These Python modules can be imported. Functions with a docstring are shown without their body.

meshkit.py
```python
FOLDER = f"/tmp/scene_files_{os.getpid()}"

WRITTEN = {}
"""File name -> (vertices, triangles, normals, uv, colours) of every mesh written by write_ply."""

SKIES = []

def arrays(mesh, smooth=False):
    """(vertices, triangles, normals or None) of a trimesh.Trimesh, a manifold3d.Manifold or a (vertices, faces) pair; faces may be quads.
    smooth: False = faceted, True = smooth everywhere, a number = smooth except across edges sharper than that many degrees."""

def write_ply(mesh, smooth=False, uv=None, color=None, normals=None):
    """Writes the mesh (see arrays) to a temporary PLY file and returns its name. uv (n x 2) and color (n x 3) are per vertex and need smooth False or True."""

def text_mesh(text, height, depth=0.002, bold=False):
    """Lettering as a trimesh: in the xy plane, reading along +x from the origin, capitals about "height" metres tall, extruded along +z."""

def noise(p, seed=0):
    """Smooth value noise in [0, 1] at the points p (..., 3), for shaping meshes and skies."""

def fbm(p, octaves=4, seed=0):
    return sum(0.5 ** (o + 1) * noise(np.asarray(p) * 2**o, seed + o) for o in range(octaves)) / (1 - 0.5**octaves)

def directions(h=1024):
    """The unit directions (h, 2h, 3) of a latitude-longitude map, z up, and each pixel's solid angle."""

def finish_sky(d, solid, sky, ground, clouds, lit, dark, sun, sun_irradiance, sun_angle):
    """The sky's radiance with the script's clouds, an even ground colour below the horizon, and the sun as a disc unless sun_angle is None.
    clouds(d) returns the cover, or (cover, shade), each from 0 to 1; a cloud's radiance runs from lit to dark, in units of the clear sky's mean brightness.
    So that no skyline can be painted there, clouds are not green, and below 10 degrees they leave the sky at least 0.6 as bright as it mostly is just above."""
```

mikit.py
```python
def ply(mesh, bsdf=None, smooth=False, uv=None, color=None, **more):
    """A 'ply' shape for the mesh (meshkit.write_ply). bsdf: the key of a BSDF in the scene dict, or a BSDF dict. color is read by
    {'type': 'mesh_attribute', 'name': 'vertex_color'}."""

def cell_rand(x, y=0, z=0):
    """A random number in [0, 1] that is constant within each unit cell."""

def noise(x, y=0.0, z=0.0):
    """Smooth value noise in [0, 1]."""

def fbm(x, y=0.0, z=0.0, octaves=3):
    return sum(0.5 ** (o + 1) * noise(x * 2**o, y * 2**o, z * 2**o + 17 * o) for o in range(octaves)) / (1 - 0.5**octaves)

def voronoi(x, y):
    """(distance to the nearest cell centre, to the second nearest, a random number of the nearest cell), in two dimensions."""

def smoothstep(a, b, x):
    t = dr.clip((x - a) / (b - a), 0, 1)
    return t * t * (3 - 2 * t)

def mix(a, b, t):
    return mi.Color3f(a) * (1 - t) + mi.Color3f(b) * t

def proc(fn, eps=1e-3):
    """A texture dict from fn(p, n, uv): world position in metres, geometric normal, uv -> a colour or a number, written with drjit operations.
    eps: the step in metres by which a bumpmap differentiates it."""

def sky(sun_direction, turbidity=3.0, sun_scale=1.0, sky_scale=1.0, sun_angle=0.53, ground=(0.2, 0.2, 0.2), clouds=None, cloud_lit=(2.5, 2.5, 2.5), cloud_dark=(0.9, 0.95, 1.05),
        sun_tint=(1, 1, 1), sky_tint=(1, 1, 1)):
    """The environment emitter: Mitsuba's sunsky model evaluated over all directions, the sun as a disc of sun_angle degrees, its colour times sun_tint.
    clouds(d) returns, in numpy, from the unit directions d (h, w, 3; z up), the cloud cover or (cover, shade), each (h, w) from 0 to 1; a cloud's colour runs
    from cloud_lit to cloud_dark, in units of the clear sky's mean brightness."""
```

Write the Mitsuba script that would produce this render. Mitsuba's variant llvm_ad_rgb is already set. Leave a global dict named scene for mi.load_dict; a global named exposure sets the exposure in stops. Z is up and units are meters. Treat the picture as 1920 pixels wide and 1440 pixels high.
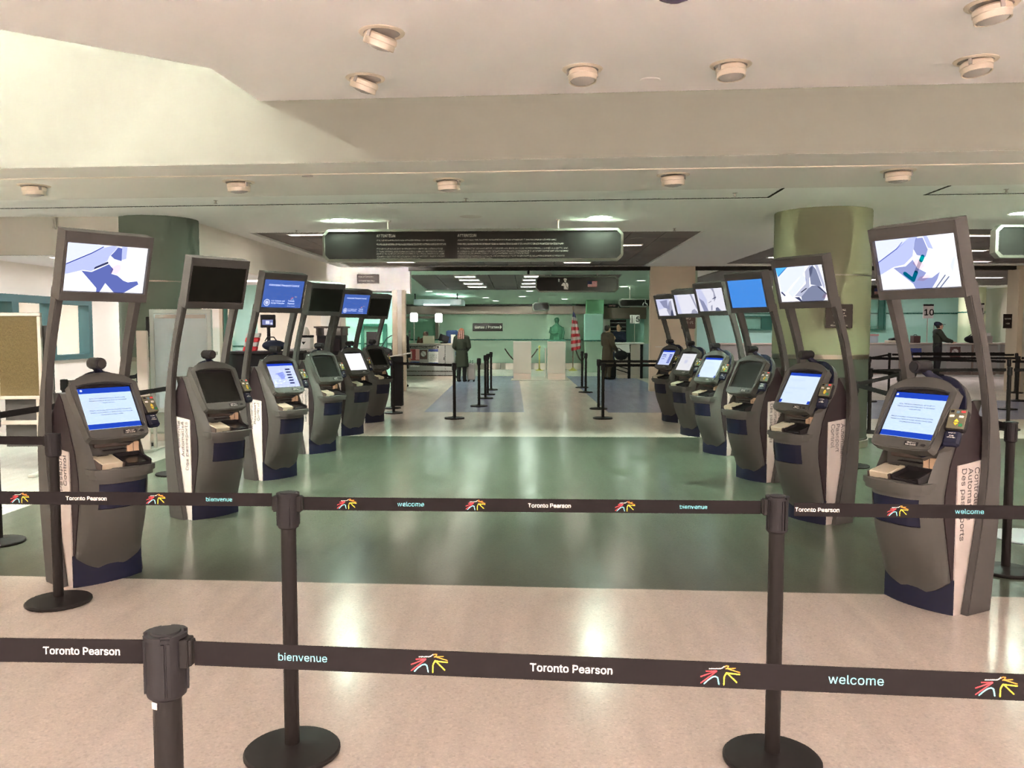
import math, random
import numpy as np
import trimesh
import manifold3d as m3
import drjit as dr
import mitsuba as mi
import mikit
from mikit import proc, noise, fbm, cell_rand, smoothstep, mix
from meshkit import text_mesh
from shapely.geometry import Polygon, LineString, MultiPolygon, box as sbox
from shapely.ops import unary_union
from shapely import affinity

random.seed(7)
rng = np.random.default_rng(7)
scene, labels = {}, {}
ST = mi.ScalarTransform4f

# ------------------------------------------------------------------ camera, lights, exposure
exposure = 4.0
LUM = 1 / 16.0        # lamp values below are for exposure 0; the lamps are dimmed and the exposure raised by the same four stops
scene['camera'] = {'type': 'perspective', 'fov': 63.06, 'fov_axis': 'x', 'near_clip': 0.05, 'far_clip': 200.0,
                   'to_world': ST().look_at(origin=[0, 0, 1.6], target=[-0.0287, 0.9974, 1.5343], up=[0, 0, 1])}
L_HALL = np.array([1.0, 0.93, 0.93]) * 6.0     # unseen light panels overhead, out of view, lighting the near hall
L_BACK = np.array([1.0, 0.93, 0.94]) * 500.0     # unseen spots out of view behind and beside the visitor (intensity)
L_COVE = np.array([1.0, 0.95, 0.86]) * 14.0
L_MID = np.array([0.74, 1.0, 0.80]) * 290.0      # round downlights of the middle ceiling
L_GRID = np.array([1.0, 0.90, 0.74]) * 48.0     # tubes in the dark panel fields
L_SIDE = np.array([1.0, 0.97, 0.97]) * 55.0
L_FAR = np.array([0.84, 1.0, 0.84]) * 95.0
L_RIGHT = np.array([1.0, 0.92, 0.95]) * 54.0

# ------------------------------------------------------------------ materials
def rgb(c): return {'type': 'rgb', 'value': [float(x) for x in c]}
def mat(name, c, rough=0.5, spec=0.5, metallic=0.0, **kw):
    scene[name] = {'type': 'twosided', 'bsdf': {'type': 'principled', 'base_color': c if isinstance(c, dict) else rgb(c),
                   'roughness': rough, 'specular': spec, 'metallic': metallic, **kw}}
    return name
def diff(name, c):
    scene[name] = {'type': 'twosided', 'bsdf': {'type': 'diffuse', 'reflectance': c if isinstance(c, dict) else rgb(c)}}
    return name

def floor_col(p, n, uv):
    x, y = p.x, p.y
    beige, green, blue, grey = (0.455, 0.405, 0.36), (0.052, 0.060, 0.0445), (0.19, 0.20, 0.29), (0.42, 0.42, 0.38)
    wob = (fbm(x * 3, y * 3) - 0.5) * 0.012
    g = smoothstep(-0.012, 0.012, y - (5.094 - 0.039 * x) + wob) * smoothstep(0.012, -0.012, y - 12.35 + wob)
    col = mix(beige, green, g)
    def mat_zone(xl0, xr0):
        sh = (y - 16.0) * -0.030
        return (smoothstep(-0.012, 0.012, x - xl0 - sh) * smoothstep(0.012, -0.012, x - xr0 - sh)
                * smoothstep(-0.012, 0.012, y - 16.0) * smoothstep(0.012, -0.012, y - 28.4))
    b = dr.maximum(mat_zone(-2.16, -0.22), mat_zone(1.39, 3.6))
    b2 = smoothstep(-0.012, 0.012, x - 4.6) * smoothstep(-0.012, 0.012, y - 15.0) * smoothstep(0.012, -0.012, y - 19.0)
    col = mix(col, blue, dr.maximum(b, b2))
    far = smoothstep(-0.012, 0.012, y - 28.4)
    col = mix(col, grey, far)
    left = smoothstep(0.012, -0.012, x + 4.6) * (1 - smoothstep(-0.01, 0.01, y - 13.0))
    col = mix(col, grey, left * 0.75)
    # terrazzo chips and cloudy polish
    chip = cell_rand(x * 160, y * 160, 3)
    chip2 = cell_rand(x * 90 + 5, y * 90, 9)
    f = 1.0 + 0.11 * (chip - 0.5) + 0.07 * smoothstep(0.86, 0.9, chip2) - 0.09 * smoothstep(0.12, 0.08, chip2)
    f = f * (0.90 + 0.2 * fbm(x * 1.3, y * 0.9, 2.0)) * (0.94 + 0.12 * noise(x * 14, y * 2.2, 5.0))
    return col * f
def floor_rough(p, n, uv):
    return 0.12 + 0.12 * fbm(p.x * 2.2, p.y * 1.1, 4.0) + 0.05 * noise(p.x * 30, p.y * 4)
scene['m_floor'] = {'type': 'twosided', 'bsdf': {'type': 'principled', 'base_color': proc(floor_col), 'roughness': proc(floor_rough), 'specular': 0.20}}

def speckle_cork(p, n, uv):
    k = cell_rand(p.x * 140, p.y * 140, p.z * 140)
    return mix((0.068, 0.050, 0.023), (0.135, 0.104, 0.048), k)
mat('m_cork', proc(speckle_cork), 0.8, 0.2)

diff('m_ceiling', (0.91, 0.89, 0.90))
diff('m_ceiling_mid', (0.90, 0.90, 0.88))
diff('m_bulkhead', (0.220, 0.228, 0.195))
diff('m_beam', (0.78, 0.75, 0.72))
diff('m_header', (0.84, 0.79, 0.73))
diff('m_header_front_shaded', (0.52, 0.50, 0.455))  # darker copy of the header tone, shade put into the colour
diff('m_wall_cream', (0.74, 0.67, 0.57))
diff('m_wall_white', (0.84, 0.80, 0.74))
diff('m_wall_green', (0.43, 0.545, 0.44))
diff('m_wall_teal', (0.40, 0.63, 0.56))
diff('m_band_brown', (0.22, 0.17, 0.145))
mat('m_column_low_shaded', (0.038, 0.042, 0.032), 0.6, 0.15)  # right column foot, darker copy with the shade put into its colour
mat('m_band_steel', (0.20, 0.19, 0.16), 0.25, 0.5, 1.0)
mat('m_column_lit', (0.128, 0.133, 0.080), 0.55, 0.35)  # right column, same finish as the left; its warmer light is in the colour
mat('m_column_shaded', (0.10, 0.128, 0.10), 0.55, 0.3)  # left column copy, its dimmer light put into the colour
mat('m_column_low_lit', (0.27, 0.29, 0.24), 0.55, 0.35)  # left column foot, paler copy with the light put into its colour
mat('m_column_green', (0.12, 0.27, 0.15), 0.6, 0.3)
mat('m_column_pale', (0.50, 0.55, 0.36), 0.6, 0.3)
mat('m_pier', (0.52, 0.44, 0.35), 0.6, 0.3)
mat('m_grid_panel', (0.145, 0.122, 0.113), 0.55, 0.35)
mat('m_grid_panel_b', (0.118, 0.10, 0.094), 0.6, 0.3)
mat('m_dark_gap', (0.02, 0.018, 0.016), 0.7, 0.2)
mat('m_board_frame', (0.40, 0.43, 0.42), 0.5, 0.3)
mat('m_teal_frame', (0.040, 0.105, 0.112), 0.45, 0.4)
mat('m_green_frame', (0.02, 0.105, 0.075), 0.45, 0.4)
mat('m_kiosk', (0.055, 0.055, 0.050), 0.45, 0.3)
mat('m_kiosk_frame', (0.045, 0.043, 0.041), 0.48, 0.3)
mat('m_navy', (0.0075, 0.009, 0.024), 0.45, 0.22)
mat('m_plum', (0.021, 0.0145, 0.0165), 0.55, 0.2)
mat('m_side_white', (0.62, 0.585, 0.56), 0.5, 0.3)
mat('m_black', (0.012, 0.011, 0.0125), 0.45, 0.18)
mat('m_lit_panel', (0.012, 0.012, 0.014), 0.3, 0.4)
mat('m_black_gloss', (0.010, 0.010, 0.010), 0.12, 0.6)
mat('m_screen_off', (0.008, 0.008, 0.007), 0.25, 0.2)
mat('m_post', (0.010, 0.0088, 0.0085), 0.45, 0.16)
mat('m_belt', (0.0145, 0.0125, 0.013), 0.9, 0.06)
mat('m_ivory', (0.66, 0.60, 0.47), 0.5, 0.4)
mat('m_tan', (0.46, 0.33, 0.22), 0.5, 0.3)
mat('m_slot', (0.05, 0.035, 0.03), 0.4, 0.5)
mat('m_white', (0.80, 0.78, 0.75), 0.5, 0.4)
mat('m_lamp_white', (0.74, 0.66, 0.57), 0.5, 0.4)
mat('m_lens', (0.34, 0.31, 0.29), 0.15, 0.8)
mat('m_text_white', (0.86, 0.84, 0.80), 0.6, 0.2)
mat('m_text_cyan', (0.22, 0.62, 0.70), 0.6, 0.2)
mat('m_text_grey', (0.10, 0.09, 0.09), 0.6, 0.2)
mat('m_text_dim', (0.50, 0.49, 0.45), 0.6, 0.2)
mat('m_red', (0.62, 0.05, 0.06), 0.6, 0.2)
mat('m_orange', (0.80, 0.27, 0.05), 0.6, 0.2)
mat('m_yellow', (0.80, 0.62, 0.06), 0.6, 0.2)
mat('m_btn_green', (0.02, 0.16, 0.06), 0.5, 0.3)
mat('m_btn_blue', (0.08, 0.16, 0.20), 0.5, 0.3)
mat('m_keypad', (0.105, 0.10, 0.062), 0.5, 0.4)
mat('m_steel', (0.62, 0.58, 0.52), 0.30, 0.5, 1.0)
mat('m_alu', (0.52, 0.50, 0.46), 0.40, 0.5, 0.85)
mat('m_sign_rim', (0.30, 0.31, 0.27), 0.35, 0.5, 0.5)
mat('m_sign_black', (0.016, 0.015, 0.014), 0.2, 0.2)
mat('m_sign_brown', (0.017, 0.0105, 0.010), 0.5, 0.2)
mat('m_counter', (0.33, 0.315, 0.30), 0.5, 0.4)
mat('m_counter_top', (0.52, 0.46, 0.40), 0.4, 0.4)
mat('m_pylon', (0.80, 0.70, 0.63), 0.5, 0.3)
mat('m_brass', (0.62, 0.55, 0.16), 0.3, 0.5, 0.8)
mat('m_rope', (0.05, 0.035, 0.025), 0.8, 0.2)
mat('m_statue', (0.035, 0.115, 0.062), 0.7, 0.3)
mat('m_flag_red', (0.30, 0.024, 0.03), 0.8, 0.1)
mat('m_flag_white', (0.52, 0.50, 0.48), 0.8, 0.1)
mat('m_flag_blue', (0.025, 0.03, 0.09), 0.8, 0.1)
mat('m_board_blue', (0.40, 0.47, 0.50), 0.35, 0.4)
mat('m_board_beige', (0.52, 0.46, 0.42), 0.6, 0.3)
mat('m_poster_blue', (0.06, 0.08, 0.26), 0.5, 0.3)
mat('m_poster_red', (0.33, 0.05, 0.06), 0.5, 0.3)
mat('m_poster_pink', (0.62, 0.36, 0.34), 0.5, 0.3)
mat('m_poster_dark', (0.10, 0.055, 0.05), 0.5, 0.3)
mat('m_chair_blue', (0.05, 0.09, 0.22), 0.7, 0.2)
mat('m_skin', (0.50, 0.30, 0.21), 0.55, 0.3)
mat('m_skin_dark', (0.20, 0.11, 0.075), 0.55, 0.3)
mat('m_hair', (0.03, 0.022, 0.018), 0.6, 0.3)
mat('m_hair_brown', (0.12, 0.06, 0.03), 0.6, 0.3)
mat('m_coat_green', (0.028, 0.033, 0.022), 0.7, 0.2)
mat('m_coat_brown', (0.09, 0.065, 0.045), 0.8, 0.2)
mat('m_cloth_navy', (0.018, 0.022, 0.04), 0.8, 0.2)
mat('m_cloth_black', (0.014, 0.013, 0.014), 0.8, 0.2)
mat('m_cloth_rust', (0.16, 0.07, 0.045), 0.8, 0.2)
mat('m_scarf', (0.42, 0.14, 0.08), 0.8, 0.2)
scene['m_glass'] = {'type': 'thindielectric', 'int_ior': 1.5, 'ext_ior': 1.0, 'specular_transmittance': rgb((0.86, 0.93, 0.9))}
scene['m_frost'] = {'type': 'thindielectric', 'int_ior': 1.5, 'ext_ior': 1.0, 'specular_transmittance': rgb((0.95, 0.97, 0.96))}
for nm, c in {'lav': (0.50, 0.54, 0.78), 'pale': (0.76, 0.79, 0.95), 'slate': (0.12, 0.15, 0.40), 'dark': (0.05, 0.055, 0.11),
              'teal': (0.0, 0.34, 0.33), 'violet': (0.30, 0.33, 0.55), 'grey1': (0.46, 0.47, 0.54), 'grey2': (0.20, 0.22, 0.30), 'skin': (1.0, 0.74, 0.74), 'sky': (0.10, 0.45, 0.85), 'royal': (0.030, 0.085, 0.50)}.items():
    scene['f_' + nm] = {'type': 'thindielectric', 'int_ior': 1.0001, 'ext_ior': 1.0, 'specular_transmittance': rgb(c)}

# ------------------------------------------------------------------ helpers
def numbered(base, taken=None):
    if base not in USED:
        USED.add(base); return base
    i = 1
    while f'{base}_{i:03d}' in USED: i += 1
    k = f'{base}_{i:03d}'; USED.add(k); return k
USED = set()

def thing(name, label, cat, group=None):
    k = numbered(name)
    labels[k] = {'label': label, 'category': cat}
    if group: labels[k]['group'] = group
    return k
def struct(k, label=None):
    USED.add(k); labels[k] = {'kind': 'structure'}
    if label: labels[k]['label'] = label
    return k

def xf(M):
    return ST([[float(v) for v in r] for r in np.asarray(M)])
def TR(x=0, y=0, z=0, rz=0.0):
    c, s = math.cos(rz), math.sin(rz)
    return np.array([[c, -s, 0, x], [s, c, 0, y], [0, 0, 1, z], [0, 0, 0, 1.0]])
def FR(o, ex, ey, ez=None):
    ex, ey = np.asarray(ex, float), np.asarray(ey, float)
    ez = np.cross(ex, ey) if ez is None else np.asarray(ez, float)
    M = np.eye(4); M[:3, 0], M[:3, 1], M[:3, 2], M[:3, 3] = ex, ey, ez, o
    return M
def shape(mesh, m, smooth=False, emit=None, boost=None):
    d = mikit.ply(mesh, m, smooth=smooth)
    if emit is not None:
        e = np.asarray(emit, float) * LUM
        w = float(mesh.area * e.mean() / LUM)          # share of the light samples, by power
        d['emitter'] = {'type': 'area', 'radiance': rgb(e), 'sampling_weight': min(max(w * (boost or 1.0), .02), 60.0)}
    return d
def put(parent, part, d, M=None, label=None, kind=None):
    """One part of a thing: its own entry under the thing's key."""
    k = numbered(f'{parent}__{part}')
    e = dict(d)
    if M is not None: e['to_world'] = xf(M)
    scene[k] = e
    if label or kind:
        labels[k] = {}
        if label: labels[k]['label'] = label
        if kind: labels[k]['kind'] = kind
    return k
def solo(key, d, M=None):
    e = dict(d)
    if M is not None: e['to_world'] = xf(M)
    scene[key] = e
    return key

def cat(*ms): return trimesh.util.concatenate([m for m in ms if m is not None])
def bx(x0, x1, y0, y1, z0, z1):
    m = trimesh.creation.box(extents=[abs(x1 - x0), abs(y1 - y0), abs(z1 - z0)])
    m.apply_translation([(x0 + x1) / 2, (y0 + y1) / 2, (z0 + z1) / 2]); return m
def cbx(x0, x1, y0, y1, z0, z1, c=0.01):
    """Box with chamfered edges."""
    pts = []
    lo, hi = np.array([x0, y0, z0]), np.array([x1, y1, z1])
    for i in range(8):
        p = np.array([hi[k] if i >> k & 1 else lo[k] for k in range(3)])
        for a in range(3):
            q = p.copy()
            for k in range(3):
                if k != a: q[k] += -c if i >> k & 1 else c
            pts.append(q)
    return trimesh.convex.convex_hull(np.array(pts))
def ext(poly, d):
    """Shapely polygon in xy extruded along z from 0 to d."""
    gs = poly.geoms if hasattr(poly, 'geoms') else [poly]
    return cat(*[trimesh.creation.extrude_polygon(g, d, engine='earcut') for g in gs if g.area > 1e-9])
def sheet(poly):
    gs = poly.geoms if hasattr(poly, 'geoms') else [poly]
    out = []
    for g in gs:
        v, f = trimesh.creation.triangulate_polygon(g, engine='earcut')
        out.append(trimesh.Trimesh(np.c_[v, np.zeros(len(v))], f, process=False))
    return cat(*out)
def tm(mesh, M):
    m = mesh.copy(); m.apply_transform(M)
    if np.linalg.det(np.asarray(M)[:3, :3]) < 0: m.invert()
    return m
def side_prism(yz, x0, x1):
    """Polygon given in (y, z), extruded in x from x0 to x1."""
    m = ext(Polygon(yz), x1 - x0)
    return tm(m, FR([x0, 0, 0], [0, 1, 0], [0, 0, 1]))
def lathe(prof, n=32):
    """Profile (r, z) revolved about z."""
    p = np.array(prof, float); a = np.arange(n) * 2 * np.pi / n
    v = np.stack([p[:, None, 0] * np.cos(a), p[:, None, 0] * np.sin(a), np.repeat(p[:, 1:], n, 1)], -1).reshape(-1, 3)
    f = []
    for i in range(len(p) - 1):
        for j in range(n):
            a0, a1, b0, b1 = i * n + j, i * n + (j + 1) % n, (i + 1) * n + j, (i + 1) * n + (j + 1) % n
            f += [[a0, a1, b1], [a0, b1, b0]]
    m = trimesh.Trimesh(v, np.array(f), process=True); m.update_faces(m.nondegenerate_faces()); trimesh.repair.fix_normals(m); return m
def tube(pts, r, n=8, cap=True):
    p = np.asarray(pts, float); t = np.gradient(p, axis=0); t /= np.linalg.norm(t, axis=1, keepdims=True)
    ref = np.array([0, 0, 1.0]) if abs(t[:, 2]).max() < 0.95 else np.array([1.0, 0.13, 0.0])
    a = np.cross(t, ref); a /= np.linalg.norm(a, axis=1, keepdims=True); b = np.cross(t, a)
    an = np.arange(n) * 2 * np.pi / n; r = np.broadcast_to(r, (len(p),))
    v = (p[:, None] + r[:, None, None] * (np.cos(an)[None, :, None] * a[:, None] + np.sin(an)[None, :, None] * b[:, None])).reshape(-1, 3)
    f = []
    for i in range(len(p) - 1):
        for j in range(n):
            a0, a1, b0, b1 = i * n + j, i * n + (j + 1) % n, (i + 1) * n + j, (i + 1) * n + (j + 1) % n
            f += [[a0, b1, a1], [a0, b0, b1]]
    if cap:
        v = np.vstack([v, p[:1], p[-1:]]); c0, c1 = len(v) - 2, len(v) - 1; o = (len(p) - 1) * n
        for j in range(n): f += [[c0, j, (j + 1) % n], [c1, o + (j + 1) % n, o + j]]
    m = trimesh.Trimesh(v, np.array(f), process=False); trimesh.repair.fix_normals(m); return m
def sph(c, r, n=2):
    m = trimesh.creation.icosphere(subdivisions=n, radius=1.0); m.apply_scale(r if np.ndim(r) else [r] * 3); m.apply_translation(c); return m
def mani(mesh):
    mesh = mesh.copy(); mesh.merge_vertices()
    return m3.Manifold(m3.Mesh(np.asarray(mesh.vertices, np.float32), np.asarray(mesh.faces, np.uint32)))
def unmani(m):
    q = m.to_mesh(); return trimesh.Trimesh(q.vert_properties[:, :3], q.tri_verts, process=False)
def quad_down(x0, x1, y0, y1, z):
    """A lamp's diffuser facing down."""
    return trimesh.Trimesh([[x0, y0, z], [x0, y1, z], [x1, y1, z], [x1, y0, z]], [[0, 1, 2], [0, 2, 3]], process=False)
def text(s, h, depth=0.001, bold=False, align='left'):
    m = text_mesh(s, h, depth, bold)
    w = m.bounds[1][0] - m.bounds[0][0]
    if align == 'center': m.apply_translation([-(m.bounds[0][0] + m.bounds[1][0]) / 2, 0, 0])
    return m
def lines(rows, h, step, depth=0.001, bold=False, align='left'):
    return cat(*[tm(text(r, h, depth, bold, align), FR([0, -i * step, 0], [1, 0, 0], [0, 1, 0])) for i, r in enumerate(rows) if r])
# ------------------------------------------------------------------ the setting
def wall(key, mesh, m, smooth=False):
    struct(key); solo(key, shape(mesh, m, smooth))
def bulk_y(x): return 6.985 - 0.059 * x        # front face of the bulkhead
def beam_y(x): return 8.66 - 0.067 * x          # back edge of the dropped beam
def flat(poly, z0, z1):
    m = ext(poly, z1 - z0); m.apply_translation([0, 0, z0]); return m

wall('floor', bx(-14, 18, -7, 36, -0.1, 0), 'm_floor')
# near ceiling, with the chamfered light well on the left
near_poly = Polygon([(-2.334, bulk_y(-2.334)), (-2.403, 6.231), (-3.443, 5.40), (-9, 0.96), (-9, -7), (18, -7), (18, bulk_y(18))])
wall('ceiling', flat(near_poly, 3.52, 3.62), 'm_ceiling')
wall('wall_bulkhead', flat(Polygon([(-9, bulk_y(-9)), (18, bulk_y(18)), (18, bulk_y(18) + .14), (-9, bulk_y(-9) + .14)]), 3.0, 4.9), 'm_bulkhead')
well = LineString([(-2.334, bulk_y(-2.334)), (-2.403, 6.231), (-3.443, 5.40), (-9, 0.96)]).buffer(0.05, cap_style='flat', join_style='mitre')
wall('trim_14', flat(Polygon([(-9, bulk_y(-9) + .0005), (18, bulk_y(18) + .0005), (18, bulk_y(18) + .135), (-9, bulk_y(-9) + .135)]), 2.999, 3.0), 'm_beam')
wall('wall_light_well', flat(affinity.translate(well, 0.035, -0.04), 3.60, 4.9), 'm_bulkhead')
wall('ceiling_light_well', flat(Polygon([(-9, 0.8), (-2.2, 4.5), (-2.2, 7.4), (-9, 7.7)]), 4.8, 4.9), 'm_ceiling')
# dropped beam behind the bulkhead
wall('ceiling_beam', flat(Polygon([(-9, bulk_y(-9) + .13), (18, bulk_y(18) + .13), (18, beam_y(18)), (-9, beam_y(-9))]), 3.0, 3.32), 'm_beam')
bead = tube([(-9, 7.50 + .053 * 9, 3.0), (18, 7.50 - .053 * 18, 3.0)], 0.009, 8)
wall('trim_1', bead, 'm_lamp_white', 40)

# middle ceiling with the two fields of dark panels
GA = (-4.80, 2.78, 13.92, 21.72)
GB = (4.66, 13.2, 13.75, 21.25)
mid = Polygon([(-9, beam_y(-9) - .05), (18, beam_y(18) - .05), (18, 22.05), (-5.2, 22.05), (-5.2, 11.85), (-9, 11.85)])
mid = mid.difference(sbox(GA[0], GA[2], GA[1], GA[3])).difference(sbox(GB[0], GB[2], GB[1], GB[3]))
wall('ceiling_middle', flat(mid, 3.2, 3.32), 'm_ceiling_mid')
def panel_field(key, x0, x1, y0, y1, nx, ny, z=3.235, slope=0.0, yref=0.0, skip=()):
    struct(key)
    back = bx(x0 - .05, x1 + .05, y0 - .05, y1 + .05, 0.03, 0.06)
    sx, sy = (x1 - x0) / nx, (y1 - y0) / ny
    M0 = lambda x, y: FR([x, y, z - slope * (y - yref)], [1, 0, 0], [0, math.cos(math.atan(slope)), -math.sin(math.atan(slope))])
    Mb = FR([0, y0, z - slope * (y0 - yref)], [1, 0, 0], [0, 1, -slope], [0, 0, 1])
    back.apply_translation([0, -y0, 0]); solo(key, shape(back, 'm_dark_gap'), Mb)
    tiles = [shape(cbx(.006, sx - .006, .006, sy - .006, 0, .02, .004), m) for m in ('m_grid_panel', 'm_grid_panel_b')]
    for i in range(nx):
        for j in range(ny):
            put(key, 'panel', tiles[(i * 7 + j * 3) % 5 == 0], M0(x0 + i * sx, y0 + j * sy))
panel_field('ceiling_panels', *GA, 13, 12)
panel_field('ceiling_panels_right', *GB, 14, 12)

# access slots cut in the middle ceiling
for i, pts in enumerate(([(-7.13, 11.03), (2.82, 10.372), (2.80, 9.0)], [(4.60, 9.0), (4.64, 10.222), (12, 9.75)])):
    wall(f'trim_{i + 2}', flat(LineString(pts).buffer(0.016, cap_style='flat', join_style='mitre'), 3.196, 3.205), 'm_dark_gap')

# left side room: headers, ceiling, walls
wall('wall_header_left_front', bx(-9, -5.55, 11.85, 12.0, 2.66, 3.22), 'm_header_front_shaded')
wall('wall_header_left', bx(-5.22, -5.10, 12.45, 22.0, 2.60, 3.22), 'm_header')
wall('ceiling_side_room', bx(-9, -5.15, 11.9, 22.2, 2.66, 2.76), 'm_ceiling')
wall('wall_left_near', bx(-9.1, -9, -7, 11.9, 0, 4.9), 'm_wall_cream')
WIN = (9.8, 15.32, 1.06, 2.15)
side = sbox(8.0, 0, 22, 2.7).difference(sbox(WIN[0], WIN[2], WIN[1], WIN[3]))
wall('wall_left', tm(ext(side, 0.12), FR([-8.42, 0, 0], [0, 1, 0], [0, 0, 1])), 'm_wall_white')
fr = sbox(WIN[0], WIN[2], WIN[1], WIN[3])
holes = [(9.88, 11.2), (11.32, 12.95), (13.12, 14.0), (14.14, 15.20)]
for a, b in holes: fr = fr.difference(sbox(a, WIN[2] + .09, b, WIN[3] - .12))
struct('window_1'); solo('window_1', shape(tm(ext(fr, 0.20), FR([-8.44, 0, 0], [0, 1, 0], [0, 0, 1])), 'm_teal_frame'))
for a, b in holes:
    put('window_1', 'pane', shape(bx(-8.36, -8.352, a - .01, b + .01, WIN[2] + .08, WIN[3] - .11), 'm_frost' if a > 12 else 'm_glass'))
wall('wall_left_office', bx(-10.6, -10.5, 8, 16.5, 0, 2.9), 'm_wall_white')
wall('wall_office_end', bx(-10.6, -8.4, 16.4, 16.5, 0, 2.9), 'm_wall_white')
wall('wall_office_front', bx(-10.6, -8.4, 8.0, 8.1, 0, 2.9), 'm_wall_white')
wall('ceiling_office', bx(-10.6, -8.3, 8, 16.5, 2.70, 2.8), 'm_ceiling')
wall('wall_side_back', cat(bx(-8.4, -7.36, 20.0, 20.12, 0, 2.7), bx(-6.72, -5.0, 20.0, 20.12, 0, 2.7)), 'm_wall_cream')
wall('wall_side_back_green', bx(-7.38, -6.70, 20.04, 20.12, 0, 2.7), 'm_wall_teal')
struct('door_1')
solo('door_1', shape(cbx(-8.06, -7.62, 19.95, 20.0, 0.0, 2.1, .008), 'm_wall_white'))
put('door_1', 'frame', shape(cat(bx(-8.16, -8.06, 19.93, 20.02, 0, 2.2), bx(-7.62, -7.54, 19.93, 20.02, 0, 2.2), bx(-8.16, -7.54, 19.93, 20.02, 2.1, 2.2)), 'm_pier'))
put('door_1', 'handle', shape(cbx(-7.72, -7.68, 19.90, 19.95, .98, 1.06, .008), 'm_steel'))
struct('door_2')
solo('door_2', shape(cbx(-7.50, -7.44, 19.88, 20.05, 0, 2.12, .008), 'm_green_frame'))
put('door_2', 'handle', shape(cbx(-7.50, -7.47, 19.83, 19.89, 1.02, 1.10, .008), 'm_steel'))
wall('trim_4', bx(-7.34, -6.72, 20.01, 20.05, 1.17, 1.20), 'm_green_frame')
wall('trim_5', cbx(-5.16, -4.86, 20.9, 21.1, 0, 2.60, .01), 'm_pier')

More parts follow.
